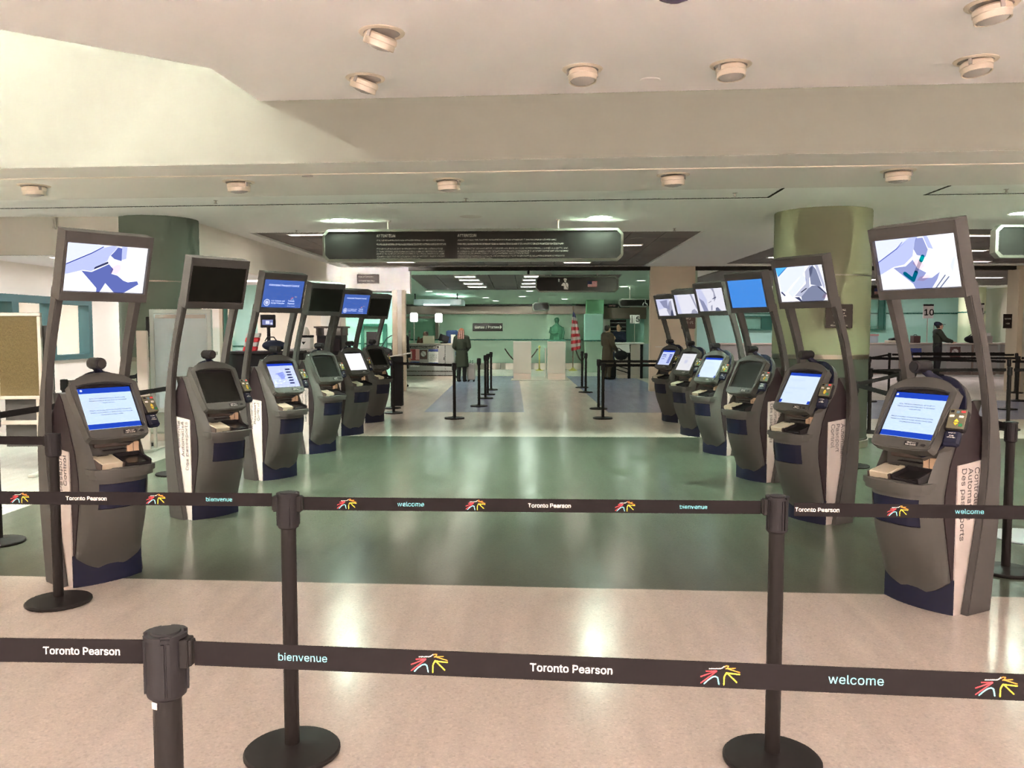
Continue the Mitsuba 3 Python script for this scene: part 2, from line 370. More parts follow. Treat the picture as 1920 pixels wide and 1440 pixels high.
# the wall at the end of the kiosk hall, pierced by wide openings
wall('wall_header_back', bx(-5.12, -3.52, 21.8, 21.98, 2.58, 3.22), 'm_header')
wall('wall_header_return', bx(-3.56, -3.28, 21.74, 22.0, 2.52, 3.22), 'm_header')
struct('door_3')
solo('door_3', shape(cat(cbx(-3.70, -3.57, 21.42, 21.6, 0, 2.6, .01), cbx(-3.45, -3.36, 21.42, 21.6, 0, 2.6, .01)), 'm_pier'))
put('door_3', 'track', shape(bx(-3.58, -3.44, 21.47, 21.57, 0, 2.6), 'm_alu'))
put('door_3', 'head_rail', shape(cbx(-5.1, -3.36, 21.5, 21.6, 2.53, 2.58, .005), 'm_dark_gap'))
wall('wall_pier_right', bx(3.05, 4.07, 21.6, 22.0, 0, 3.22), 'm_pier')
wall('trim_6', bx(2.92, 3.06, 21.55, 21.75, 0, 3.2), 'm_pier')
wall('wall_pier_far_right', bx(12.15, 18, 21.6, 22.0, 0, 3.22), 'm_pier')
struct('door_4')
solo('door_4', shape(cat(cbx(12.10, 12.24, 21.4, 21.62, 0, 3.1, .01), cbx(12.34, 12.44, 21.4, 21.62, 0, 3.1, .01)), 'm_pier'))
put('door_4', 'track', shape(bx(12.23, 12.35, 21.45, 21.58, 0, 3.1), 'm_alu'))
put('door_4', 'handle', shape(cbx(12.42, 12.50, 21.30, 21.42, .88, 1.16, .012), 'm_black'))
wall('trim_7', cat(bx(-3.3, 3.05, 21.62, 21.7, 3.10, 3.20), bx(4.07, 12.15, 21.62, 21.72, 3.10, 3.20)), 'm_dark_gap')
wall('trim_8', cat(bx(3.05, 4.07, 21.585, 21.60, 1.13, 1.16), bx(12.5, 18, 21.585, 21.60, 1.13, 1.16)), 'm_alu')

# centre room beyond, with its ceiling falling to the back wall
SL = 0.058
def fz(y): return 3.2 - SL * (y - 22.0)
def sloped(x0, x1, y0, y1, t=.08):
    v = []
    for y in (y0, y1):
        for x in (x0, x1): v += [[x, y, fz(y)], [x, y, fz(y) + t]]
    return trimesh.convex.convex_hull(np.array(v))
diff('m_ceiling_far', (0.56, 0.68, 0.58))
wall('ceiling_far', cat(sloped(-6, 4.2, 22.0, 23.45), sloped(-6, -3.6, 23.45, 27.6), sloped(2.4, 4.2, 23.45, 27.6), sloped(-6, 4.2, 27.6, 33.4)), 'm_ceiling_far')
panel_field('ceiling_panels_far', -3.6, 2.4, 23.45, 27.6, 8, 4, z=fz(23.45) + .02, slope=SL, yref=23.45)
wall('wall_far_back', bx(-6.1, 2.0, 33.2, 33.35, 0, 2.75), 'm_wall_green')
wall('trim_9', bx(-6, 4.3, 33.0, 33.2, 2.19, 2.52), 'm_band_brown')
wall('trim_10', bx(-6, 4.2, 32.8, 32.95, 2.50, 2.58), 'm_dark_gap')
wall('trim_11', bx(-6, 1.85, 33.16, 33.21, 1.15, 1.20), 'm_green_frame')
wall('wall_far_left', bx(-6.1, -6.0, 22.1, 33.3, 0, 3.3), 'm_wall_teal')
wall('wall_ticket', bx(-6, -3.86, 24.6, 24.7, 0, 3.1), 'm_wall_teal')
wall('trim_12', bx(-6, -3.86, 24.56, 24.6, 1.15, 1.19), 'm_green_frame')
struct('window_2')
solo('window_2', shape(cat(bx(-5.16, -5.08, 24.5, 24.62, .93, 1.75), bx(-4.52, -4.40, 24.5, 24.62, .93, 1.75), bx(-5.16, -4.40, 24.5, 24.62, 1.68, 1.75), bx(-5.16, -4.40, 24.5, 24.62, .93, .99)), 'm_green_frame'))
put('window_2', 'pane', shape(bx(-5.08, -4.52, 24.55, 24.56, .99, 1.68), 'm_glass'))
put('window_2', 'counter_shelf', shape(bx(-5.0, -4.7, 24.52, 24.6, 1.0, 1.52), 'm_plum'))
struct('baseboard_far')
solo('baseboard_far', shape(bx(-6, 2.0, 33.15, 33.2, 0, .25), 'm_dark_gap'))
plate = shape(tm(ext(Polygon([(0, 0), (1.14, 0), (1.14, .06), (.95, .10), (.57, .115), (.19, .10), (0, .06)]), .25), np.diag([1, -1, 1, 1])), 'm_steel')
for i in range(7): put('baseboard_far', 'plate', plate, TR(-6 + 1.15 * i, 33.15, 0))
# passage to the officers' desks on the right of the centre room
wall('wall_passage_back', bx(2.0, 4.2, 33.2, 33.35, 0, 2.75), 'm_wall_white')
wall('wall_passage_right', bx(4.1, 4.2, 22.0, 33.4, 0, 3.3), 'm_wall_green')
wall('wall_passage_teal', bx(3.05, 4.1, 31.9, 32.0, 0, 2.1), 'm_wall_teal')

# right hall
wall('wall_right_back', bx(4.2, 18, 35.0, 35.2, 0, 3.3), 'm_wall_teal')
wall('trim_13', bx(4.2, 18, 34.95, 35.0, 2.22, 2.27), 'm_green_frame')
wall('ceiling_right_hall', bx(4.1, 18, 22.0, 35.2, 3.2, 3.3), 'm_ceiling_mid')
wall('ceiling_panels_far_right', cat(*[bx(5 + 1.3 * i, 6.28 + 1.3 * i, 23 + 1.3 * j, 24.28 + 1.3 * j, 3.17, 3.2) for i in range(9) for j in range(6)]), 'm_grid_panel')
wall('wall_right', bx(18, 18.1, -7, 35.2, 0, 4), 'm_wall_cream')
wall('wall_rear_unseen', bx(-9.1, 18, -7.1, -7, 0, 4.9), 'm_band_brown')  # out of view; dark tone limits light bounced onto the kiosks
for i, (x0, x1, z0, z1) in enumerate([(13.75, 14.32, 1.55, 3.16), (8.6, 9.75, 1.55, 2.15)]):
    k = f'window_{3 + i}'; struct(k)
    solo(k, shape(cat(bx(x0 - .06, x0, 34.85, 35.0, z0, z1), bx(x1, x1 + .06, 34.85, 35.0, z0, z1), bx(x0, x1, 34.85, 35.0, z1 - .06, z1), bx(x0, x1, 34.85, 35.0, z0, z0 + .06), bx(x0 + (x1 - x0) * .62, x1, 34.9, 35, z0, z1)), 'm_green_frame'))
    put(k, 'pane', shape(bx(x0, x1, 34.92, 34.93, z0, z1), 'm_glass'))

# columns
def column(key, label, x, y, r, bands, m_up, m_low, h=3.21):
    k = thing(key, label, 'column')
    z0 = bands[0]
    put(k, 'base', shape(lathe([(r, .0), (r, .12), (r - .01, .13), (r - .01, z0 - .03)], 64), m_low, 40), TR(x, y))
    put(k, 'kick_plate', shape(lathe([(r + .004, 0), (r + .012, .005), (r + .012, .10), (r, .105)], 64), 'm_steel', 40), TR(x, y))
    zs = [z0 + .03] + [b for b in bands[1:]] + [h]
    for a, b in zip(zs[:-1], zs[1:]):
        put(k, 'shaft', shape(lathe([(r, a + (.02 if a != zs[0] else 0)), (r, b)], 64), m_up, 40), TR(x, y))
    for b in bands:
        put(k, 'band', shape(lathe([(r - .012, b - .03), (r - .004, b - .03), (r - .004, b + .03), (r - .012, b + .03)], 64), 'm_band_steel', 40), TR(x, y))
    return k
column('round_column', 'large round grey-green column at the corner of the side room behind the left kiosks', -5.56, 12.25, .56, [1.17, 2.27], 'm_column_shaded', 'm_column_low_lit')
column('round_column', 'large round olive column behind the right-hand kiosks with a dark sign on it', 3.95, 11.75, .64, [1.23, 2.30], 'm_column_lit', 'm_column_low_shaded')
k = thing('square_column', 'square green column beside the flag with a pale lit panel on its lower half', 'column')
put(k, 'shaft', shape(cbx(1.86, 2.50, 31.0, 31.6, 2.16, 2.75, .01), 'm_column_green'))
put(k, 'panel', shape(cbx(1.80, 2.48, 30.98, 31.6, 1.19, 2.16, .01), 'm_wall_teal'))
put(k, 'rail', shape(bx(1.78, 2.50, 30.95, 31.62, 1.15, 1.19), 'm_green_frame'))
put(k, 'base', shape(cbx(1.82, 2.48, 31.0, 31.6, 0, 1.15, .01), 'm_wall_green'))
k = thing('pale_column', 'pale yellow-green column beside the desk numbered 11 in the right hall', 'column')
put(k, 'shaft', shape(lathe([(.47, 0), (.47, 3.2)], 40), 'm_column_pale', 40), TR(16.9, 33.0))
put(k, 'band', shape(lathe([(.475, 2.22), (.48, 2.23), (.48, 2.26), (.475, 2.27)], 40), 'm_green_frame', 40), TR(16.9, 33.0))

# ------------------------------------------------------------------ lamps
def troffer(x, y, z, w, l, L, label, group=None, key='ceiling_light', M=None):
    k = thing(key, label, 'ceiling light', group)
    c = cat(bx(-w / 2 - .03, -w / 2, -l / 2 - .03, l / 2 + .03, -.012, .03), bx(w / 2, w / 2 + .03, -l / 2 - .03, l / 2 + .03, -.012, .03),
            bx(-w / 2, w / 2, -l / 2 - .03, -l / 2, -.012, .03), bx(-w / 2, w / 2, l / 2, l / 2 + .03, -.012, .03))
    M = TR(x, y, z) if M is None else M
    put(k, 'frame', shape(c, 'm_white'), M)
    put(k, 'diffuser', shape(quad_down(-w / 2, w / 2, -l / 2, l / 2, -.004), 'm_white', emit=L), M)
for x in (-4.2, 0.4, 5.0):
    troffer(x, 1.3, 3.52, .6, 1.2, L_HALL, 'unseen warm white light panel above the visitor, lighting the near floor', 'unseen light panels above the visitor')
def unseen_spot(x, y, z, I, label, group=None, aim=None, cut=46, beam=34):
    k = thing('unseen_spot', label, 'unseen spot', group)
    put(k, 'housing', shape(lathe([(.09, .10), (.09, .0), (.12, -.004), (.125, .0), (.095, .004), (.095, .10), (0, .11), (0, .10), (.09, .10)], 24), 'm_white', 30), TR(x, y, z))
    aim = (x, y, 0) if aim is None else aim
    lamp = numbered('lamp')
    scene[lamp] = {'type': 'spot', 'intensity': rgb(np.asarray(I) * LUM), 'sampling_weight': float(max(2.0, min(40.0, np.mean(I) / 15))), 'cutoff_angle': float(cut), 'beam_width': float(beam), 'to_world': ST().look_at(origin=[x, y, z - .005], target=list(aim), up=[0, 1, 0.01])}
for x in (-6.5, -3.2, 0.1, 3.4, 6.7, 10.0):
    for y in (-5.4, -2.7):
        unseen_spot(x, y, 3.52, L_BACK, 'unseen spot behind the visitor, placed to light the near ceiling by bounce', 'unseen spots behind the visitor')  # out of view, lights the rear floor so it bounces upwards
for x, y in ((9.0, 6.2 - 1.6), (12.5, 4.6)):
    unseen_spot(x, y, 3.52, L_BACK, 'unseen spot beside the visitor, placed to brighten the middle ceiling by bounce', 'unseen spots beside the visitor')  # unseen, its bright floor patch lifts the middle ceiling
for x, y in ((9.6, 9.3), (13.0, 9.2)):
    unseen_spot(x, y, 3.2, L_BACK * np.array([.86, 1, .9]), 'unseen spot outside the picture, placed to brighten the middle ceiling by bounce', 'unseen spots of the middle ceiling')  # unseen, lights floor beyond the right edge for bounce
unseen_spot(3.15, 9.1, 3.2, np.array([.92, 1, .72]) * 28.0, 'unseen spot behind the dropped beam, placed to light the olive column', aim=(3.9, 11.2, 1.7), cut=50, beam=30)  # unseen, placed to light the front of the right column
for x in (-2.75, .62):
    unseen_spot(x, 29.3, fz(29.3), L_FAR * .35, 'added fill spot for the foot of the green wall in the far room', 'added wall spots of the far room', aim=(x, 33.2, .9), cut=55, beam=40)  # added fill for the lower part of the far wall
for x in (-4.4, -2.2, .0, 2.2, 4.4, 7.0):
    unseen_spot(x, 9.15, 3.2, np.array([.74, 1, .80]) * 40.0, 'added fill spot hidden just behind the dropped beam', 'added spots behind the beam', cut=54, beam=44)  # added fill light for the middle hall, hidden by the beam
for x in (-3.4, -5.2, -7.2):
    unseen_spot(x, 4.4 if x < -4 else 5.75, 4.8, np.array([1, .96, .84]) * 75.0, 'unseen spot high in the light well, placed to wash the bulkhead', 'unseen spots in the light well', aim=(x, 7.2, 3.5), cut=60, beam=45)  # unseen, placed to light the left end of the bulkhead
unseen_spot(-3.4, 19.5, 3.2, np.array([1, .92, .82]) * 100.0, 'unseen spot placed to wash the wall over the service opening', aim=(-4.35, 21.8, 2.85), cut=44, beam=26)  # unseen behind the hanging notice, placed to light the header
for x, y in ((-4.2, 6.05), (-6.6, 5.2)):
    troffer(x, y, 4.8, 1.6, .5, L_COVE, 'unseen light panel high inside the light well on the left', 'unseen light panels in the light well')  # unseen above the ceiling edge, lights the well

def downlight(x, y, z, r, L, label, group=None, key='downlight', n=24):
    k = thing(key, label, 'downlight', group)
    put(k, 'trim_ring', shape(lathe([(r, .012), (r, -.004), (r + .03, -.008), (r + .035, 0), (r + .035, .012)], n), 'm_white', 30), TR(x, y, z))
    a = np.arange(n) * 2 * np.pi / n
    v = np.vstack([[[0, 0, .002]], np.stack([r * np.cos(a), r * np.sin(a), 0 * a + .002], 1)])
    f = np.array([[0, 1 + (j + 1) % n, 1 + j] for j in range(n)])
    put(k, 'lens', shape(trimesh.Trimesh(v, f, process=False), 'm_white', emit=L), TR(x, y, z - .004))
for x, y, lab in ((-2.857, 12.296, 'glowing round downlight left of the long hanging notice'),
                  (0.913, 12.112, 'glowing round downlight above the right end of the long hanging notice'), 
                  (6.72, 11.88, 'glowing round downlight at the right edge of the middle ceiling')):
    downlight(x, y, 3.2, .15, L_MID, lab)
tube_spots = [(-3.95, 14.45), (1.72, 16.39), (-1.9, 16.4), (-1.75, 19.6), (1.0, 20.6), (-3.3, 20.4)]
for i, (x, y) in enumerate(tube_spots):
    troffer(x, y, 3.23, .62, .16, L_GRID, ['short white light strip left of the long hanging notice', 'white light strip at the right end of the long hanging notice', 'white light strip behind the long hanging notice',
            'white light strip just under the middle of the long hanging notice', 'white light strip under the right half of the long hanging notice', 'white light strip in the dark panels before the service wall'][i])
for x, y, lab in ((5.3, 14.2, 'between the olive column and the nearest right monitor'), (9.0, 17.75, 'second one right of the nearest right monitor'), (5.6, 19.3, 'behind the second right monitor'),
                  (10.6, 20.6, 'rearmost right of the nearest right monitor'), (6.9, 21.0, 'hidden behind the olive column'), (7.8, 14.9, 'frontmost right of the nearest right monitor')):
    troffer(x, y, 3.23, .62, .16, L_GRID, 'white light strip in the dark panels, ' + lab, 'light strips over the right queue')
# far room: two stacks of four strips and scattered downlights
for x in (-2.0, -0.07):
    for y in (23.75, 24.6, 25.5, 26.4):
        t = math.atan(SL)
        troffer(x - (0.05 * (y - 24) if x > -1 else -0.06 * (y - 24)), y, 0, .55, .30, L_FAR * 0.14, {23.75: 'topmost', 24.6: 'second', 25.5: 'third', 26.4: 'lowest'}[y] + ' white light strip in the ' + ('left' if x < -1 else 'right') + ' stack of four beyond the opening',
                'left stack of far light strips' if x < -1 else 'right stack of far light strips',
                M=FR([x - (0.05 * (y - 24) if x > -1 else -0.06 * (y - 24)), y, fz(y) - .012], [1, 0, 0], [0, math.cos(t), -math.sin(t)]))
for x, y in ((-3.56, 27.82), (-3.19, 28.89), (-2.71, 29.66), (-1.81, 30.05), (-1.5, 31.31), (-0.21, 27.82), (-0.49, 29.66), (1.04, 30.67), (2.76, 26.51), (3.1, 24.9)):
    downlight(x, y, fz(y) - .004, .11, L_FAR * 1.2, 'small round downlight in the green ceiling of the far room', 'small downlights of the far room', n=16)
for x, y in ((-6.9, 12.4), (-6.9, 14.6), (-7.4, 17.2), (-6.2, 18.2)):
    troffer(x, y, 2.66, .5, .5, L_SIDE, 'square bright light in the ceiling of the white side room', 'side room lights')
for y in (10.2, 13.6):
    troffer(-9.4, y, 2.70, .5, 1.2, L_SIDE, 'unseen light panel in the office behind the teal window', 'unseen office lights')  # out of view, lights the room behind the window
troffer(-4.6, 23.4, fz(23.4), .9, .25, L_FAR * 1.6, 'unseen light strip placed to light the wall of the green ticket window')  # out of view behind the header, lights the ticket wall
for x, y in ((6.6, 26.5), (10.2, 27.0), (13.6, 26.0), (8.5, 32.6), (12.4, 32.8), (15.6, 32.0)):
    troffer(x, y, 3.165, 1.1, .3, L_RIGHT * 1.2, 'white light strip in the dark ceiling over the numbered desks', 'light strips over the numbered desks')
# ------------------------------------------------------------------ passport kiosks
# kiosk space: x to the user's right, y away from the user, z up; the front foot edge lies on y = 0
def smooth_curve(keys, n):
    k = np.array(keys, float); z = np.linspace(k[0, 0], k[-1, 0], n)
    from scipy.interpolate import PchipInterpolator
    return z, PchipInterpolator(k[:, 0], k[:, 1])(z)
# bow-shaped posts
zb, yb = smooth_curve([(0, .275), (.3, .305), (.56, .325), (.83, .325), (1.11, .283), (1.38, .212), (1.62, .132), (1.78, .075), (1.86, .052)], 26)
zf, yf = smooth_curve([(0, .065), (.3, .125), (.48, .160), (.67, .188), (.83, .203), (1.05, .200), (1.24, .172), (1.45, .118), (1.63, .052), (1.78, -.008), (1.86, -.035)], 26)
post_poly = list(zip(yf, zf)) + list(zip(yb[::-1], zb[::-1]))
def post_mesh(s):
    inner = side_prism(post_poly, .226, .262)
    p2 = Polygon(post_poly).buffer(-.007, join_style='mitre')
    outer = side_prism(list(p2.exterior.coords)[:-1], .262, .267)
    m = cat(inner, outer)
    return m if s > 0 else tm(m, np.diag([-1, 1, 1, 1]))
# plinth with a bowed front
arc = [(x, -.045 * (1 - (x / .22) ** 2)) for x in np.linspace(-.22, .22, 13)]
plinth = ext(Polygon(arc + [(.22, .26), (-.22, .26)]), .20)
core = side_prism([(.01, .0), (.0, .18), (-.03, .3), (-.085, .55), (-.085, .68), (-.05, .84), (.02, 1.0), (.09, 1.15), (.13, 1.2), (.235, 1.06), (.25, .8), (.245, .4), (.24, 0)], -.212, .212)
# front shell: lofted rounded sections between the side edge and the nose
def loft(levels, xs, n=3.0):
    """levels: (z, half width, y at the side, y at the nose, y of the back)."""
    rings = []
    for z, hw, ys, yn, yk in levels:
        t = np.linspace(-1, 1, xs)
        t = np.sign(t) * (1 - (1 - np.abs(t)) ** 1.6)
        y = ys + (yn - ys) * (1 - np.abs(t) ** n) ** (1 / 1.6)
        rings.append(np.vstack([np.stack([t * hw, y, 0 * t + z], 1), [[hw, yk, z], [-hw, yk, z]]]))
    R = np.array(rings); m, k = R.shape[:2]; f = []
    for i in range(m - 1):
        for j in range(k):
            a, b, c, d = i * k + j, i * k + (j + 1) % k, (i + 1) * k + (j + 1) % k, (i + 1) * k + j
            f += [[a, b, c], [a, c, d]]
    v = R.reshape(-1, 3)
    for base, fl in ((0, 1), ((m - 1) * k, 0)):
        c = len(v); v = np.vstack([v, R[base // k].mean(0)])
        for j in range(k):
            a, b = base + j, base + (j + 1) % k
            f.append([c, b, a] if fl else [c, a, b])
    q = trimesh.Trimesh(v, np.array(f), process=True); trimesh.repair.fix_normals(q); return q
lv = []
zs = np.concatenate([np.linspace(.085, .8, 24), np.linspace(.83, 1.2, 12)])
ys_i = lambda z: np.interp(z, [.1, .165, .29, .47, .62, .77, .915, 1.06, 1.18, 1.3], [.0, -.022, -.037, -.078, -.092, -.078, -.026, .038, .088, .12])
yn_i = lambda z: np.interp(z, [.1, .13, .17, .21, .25, .33, .43, .52, .63, .70, .76, .82, .9, 1.0, 1.1, 1.2], [-.035, -.052, -.072, -.098, -.128, -.178, -.222, -.25, -.272, -.274, -.265, -.228, -.168, -.115, -.065, -.01])
for z in zs: lv.append((z, .205, float(ys_i(z)), float(yn_i(z)), float(ys_i(z)) + .075 + .055 * min(max((z - .88) / .2, 0), 1)))
shell = loft(lv, 45)
nest = bx(-.157, .172, -.5, -.088, .757, .935)
window = bx(-.150, .150, -.5, -.16, .505, .663)
hem = tm(ext(Polygon([(-.3, .0), (.3, .0)] + [(x, .094 + .085 * (abs(x) / .2) ** 2.4) for x in np.linspace(.22, -.22, 23)]), 1.0), FR([0, .5, 0], [1, 0, 0], [0, 0, 1]))
shell_c = unmani(mani(shell) - mani(nest) - mani(window) - mani(hem))
# bowed shelf lip
lipp = [(x, -.315 + .06 * abs(x / .19) ** 3) for x in np.linspace(-.19, .19, 13)]
lip_poly = Polygon(lipp + [(.197, -.20), (.19, -.10), (-.19, -.10), (-.197, -.20)])
lip = ext(lip_poly, .032); lip.apply_translation([0, 0, .722])
lip2 = ext(lip_poly.buffer(-.012), .03); lip2.apply_translation([0, 0, .695])
lip = cat(lip, lip2)
def bin_mesh():
    xs = np.linspace(-.148, .148, 9); v = []
    for x in xs:
        for z in (.507, .661):
            t = abs(x) / .205
            v.append([x, float(ys_i(z) + (yn_i(z) - ys_i(z)) * (1 - t ** 3) ** (1 / 1.6)) + .008, z]); v.append([x, -.15, z])
    f = []
    for i in range(8):
        a = i * 4
        f += [[a, a + 4, a + 6], [a, a + 6, a + 2], [a + 2, a + 6, a + 7], [a + 2, a + 7, a + 3], [a, a + 5, a + 4], [a, a + 1, a + 5], [a + 1, a + 7, a + 5], [a + 1, a + 3, a + 7]]
    f += [[0, 2, 3], [0, 3, 1], [32, 35, 34], [32, 33, 35]]
    m = trimesh.Trimesh(v, f); trimesh.repair.fix_normals(m); return m
# head with the touch screen, built in its own frame: x right, y up the slope, z towards the user
TILT = math.radians(30.6)
HEAD = FR([0, -.094, 1.118], [1, 0, 0], [0, math.sin(TILT), math.cos(TILT)], [0, -math.cos(TILT), math.sin(TILT)])
top_arc = [(.212 * math.sin(a), .175 + .215 * (math.cos(a) - math.cos(1.18)) * .50) for a in np.linspace(1.18, -1.18, 15)]
face = Polygon([(-.176, -.212), (-.10, -.222), (.10, -.222), (.176, -.212), (.188, -.195), (.214, .10), (.212, .165)] + top_arc + [(-.212, .165), (-.214, .10), (-.188, -.195)])
face = face.buffer(.014).buffer(-.014)
SX, SY = .166, .141
scr_hole = sbox(-SX - .008, -SY - .008, SX + .008, SY + .010)
arch = Polygon([(-SX - .005, SY), (SX + .005, SY)] + [((SX + .005) * math.cos(a), SY + .030 * math.sin(a)) for a in np.linspace(0, math.pi, 13)]).buffer(0)
def head_mesh():
    back = ext(face.buffer(-.016), .02); back.apply_translation([0, 0, -.075])
    body = ext(face.difference(unary_union([scr_hole, arch])), .062); body.apply_translation([0, 0, -.06])
    rim = ext(face.buffer(-.007).difference(unary_union([scr_hole, arch]).buffer(.002)), .006); rim.apply_translation([0, 0, .001])
    return cat(back, body, rim)
well_m = ext(unary_union([scr_hole, arch]).buffer(.004), .004); well_m.apply_translation([0, 0, -.024])
def in_head(m): return tm(m, HEAD)
hood = Polygon([(.03 + .212 * math.cos(t), .03 + .262 * math.sin(t)) for t in np.linspace(-1.25, 2.0, 40)] + [(-.12, .15), (-.10, -.18)]).buffer(.012).buffer(-.004)
hood_m = ext(hood.buffer(-.006), .012); hood_m.apply_translation([0, 0, -.086])
hood_b = ext(hood, .045); hood_b.apply_translation([0, 0, -.131])
neck = side_prism([(-.02, .93), (-.06, 1.0), (.0, 1.22), (.10, 1.28), (.17, 1.15), (.17, .95)], -.16, .16)
# camera on its bracket
cam_m = tm(lathe([(0, -.066), (.030, -.066), (.037, -.055), (.037, .055), (.030, .066), (0, .066)], 24), FR([-.03, .01, 1.385], [1, 0, 0], [0, 0, 1], [0, -1, 0]))
cam_lens = tm(lathe([(0, .0), (.026, 0), (.026, .004), (0, .004)], 20), FR([-.03, -.056, 1.385], [1, 0, 0], [0, 0, 1], [0, -1, 0]))
cam_arm = cat(tube([(-.03, .03, 1.37), (0, .05, 1.335), (.05, .075, 1.30)], .022, 10), bx(-.05, .06, .03, .08, 1.28, 1.31))
# keypad at the user's right
PADM = FR([.262, -.085, 1.115], [math.cos(.25), math.sin(.25), 0], [math.sin(TILT) * -math.sin(.25), math.sin(TILT) * math.cos(.25), math.cos(TILT)])
pad_bracket = tm(cbx(-.06, .048, -.065, .062, -.05, -.004, .01), PADM)
pad_plate = tm(cbx(-.045, .045, -.058, .058, -.006, .004, .003), PADM)
pad_foot = tm(cbx(-.055, .03, -.15, -.06, -.055, -.012, .012), PADM)
def btn(x, y, w, h): return tm(cbx(x - w, x + w, y - h, y + h, .003, .008, .002), PADM)
def tri(x, y, s, up):
    return tm(ext(Polygon([(x - s, y - s * .6 * up), (x + s, y - s * .6 * up), (x, y + s * .9 * up)]), .005), PADM @ TRZ(.003))
def TRZ(z): return TR(0, 0, z)
buttons = [('button', btn(-.028, .042, .009, .007), 'm_black'), ('button', btn(0, .038, .008, .008), 'm_btn_blue'), ('button', btn(.027, .042, .011, .006), 'm_red'),
           ('button', btn(-.026, .014, .012, .007), 'm_white'), ('button', btn(.022, .012, .012, .007), 'm_white'), ('arrow_button', tri(.002, -.012, .012, 1), 'm_yellow'),
           ('arrow_button', tri(.0, -.032, .012, -1), 'm_yellow'), ('button', btn(.026, -.038, .010, .009), 'm_btn_green')]
pad_text = tm(cat(lines(['EFT/POS'], .006, .01, .0006, True, 'center'), tm(lines(['Accès', 'dépannage'], .006, .01, .0006, True, 'center'), TR(0, -.016, 0))), PADM @ TR(-.012, -.082, -.0118))
# devices in the nest
TS = math.atan2(.036, .15)
NEST = FR([0, -.255, .757], [1, 0, 0], [0, math.cos(TS), math.sin(TS)])      # the shelf devices slope up towards the back
def in_nest(m): return tm(m, NEST)
scanner = in_nest(cbx(-.150, -.015, .0, .150, -.012, .034, .006))
scanner_end = in_nest(cat(cbx(-.155, -.147, -.006, .15, -.012, .030, .002), cbx(-.019, -.009, -.008, .012, -.012, .031, .002)))
scanner_slit = in_nest(bx(-.115, -.045, .128, .138, .034, .0355))
reader = in_nest(cat(cbx(-.004, .168, .0, .150, -.014, .012, .004), cbx(-.004, .010, .0, .15, .0, .030, .002), cbx(.154, .168, .0, .15, .0, .030, .002), cbx(-.004, .168, .140, .152, .0, .036, .002)))
reader_glass = in_nest(bx(.014, .150, .012, .136, .012, .0145))
slot = cbx(-.118, .085, -.122, -.08, .868, .900, .008)
slot_mouth = bx(-.06, .075, -.130, -.088, .845, .851)
card = cbx(.088, .166, -.112, -.09, .822, .886, .002)
card_line = bx(.126, .129, -.1135, -.111, .822, .886)
nest_back = bx(-.155, .170, -.094, -.086, .758, .934)
# label plate and small speaker under the touch screen
lab_plate = in_head(tm(cbx(.025, .112, -.196, -.168, 0, .008, .002), TRZ(0)))
lab_text = in_head(tm(lines(['INSERT SLIP', 'HERE TO SCAN'], .0065, .012, .0006, True, 'center'), TR(.068, -.180, .0085)))
spk = in_head(tm(ext(Polygon([(.142 + .016 * math.cos(a), -.184 + .008 * math.sin(a)) for a in np.linspace(0, 2 * np.pi, 20)]), .008), TRZ(0)))
# side panels with the lettering
side_panel = side_prism([(.006, .0), (.006, .845), (.215, .862), (.235, .6), (.235, 0)], .213, .221)
def side_text(rows, s):
    ms = [text(r, .041, .0012) for r in rows]
    for i, m in enumerate(ms): m.apply_translation([-m.bounds[0][0] if s > 0 else -m.bounds[1][0], -.058 * i, 0])
    return tm(cat(*ms), FR([s * .2212, .155, .825], [0, 0, -s], [0, 1, 0]))     # reads down on the user's right, up on the left
FRT, ENT = ['Contrôle', 'Automatisé', 'Des passeports'], ['Automated', 'Passport', 'Control']
# top monitor
MT = math.radians(16.6)
MON = FR([0, -.1075, 1.968], [1, 0, 0], [0, -math.sin(MT), math.cos(MT)], [0, -math.cos(MT), -math.sin(MT)])
MW, MH = .2525, .149
def mon_mesh():
    o = sbox(-.272, -.205, .272, .218)
    b = ext(o.difference(sbox(-MW, -MH, MW, MH)), .100); b.apply_translation([0, 0, -.095])
    r = ext(o.buffer(-.004).difference(sbox(-MW - .002, -MH - .002, MW + .002, MH + .002)), .003); r.apply_translation([0, 0, .005])
    k = ext(o.buffer(-.006), .012); k.apply_translation([0, 0, -.104])
    return tm(cat(b, r, k), MON)
def in_mon(m): return tm(m, MON)
def scr(w, h, z): return tm(sheet(sbox(-w, -h, w, h)), TRZ(z))
PM = {}
def P(key, fn, m, smooth=False, emit=None):
    if key not in PM: PM[key] = shape(fn() if callable(fn) else fn, m, smooth, emit)
    return PM[key]

# pictures: polygons in a 0..100 by 0..60 frame, tinted film over a lit panel (as in a display)
def pic(polys, w, h, z, M):
    g = [affinity.affine_transform(Polygon(p) if not hasattr(p, 'area') else p, [2 * w / 100, 0, 0, -2 * h / 60, -w, h]) for p in polys]
    return tm(tm(sheet(unary_union(g).intersection(sbox(-w, -h, w, h))), TRZ(z)), M)
def films(parent, part, key, polys, w, h, z, frame, m, M):
    """Each separate patch of tinted film is a part of its own."""
    if key not in FILMS:
        u = unary_union([Polygon(p) if not hasattr(p, 'area') else p for p in polys])
        FILMS[key] = [g for g in getattr(u, 'geoms', [u]) if g.area > 1]
    for i, g in enumerate(FILMS[key]):
        put(parent, part, P(f'{key}_{i}', lambda: pic([g], w, h, z, frame), m), M)
FILMS = {}
def stroke(pts, wd): return LineString(pts).buffer(wd / 2, cap_style='round', quad_segs=3)
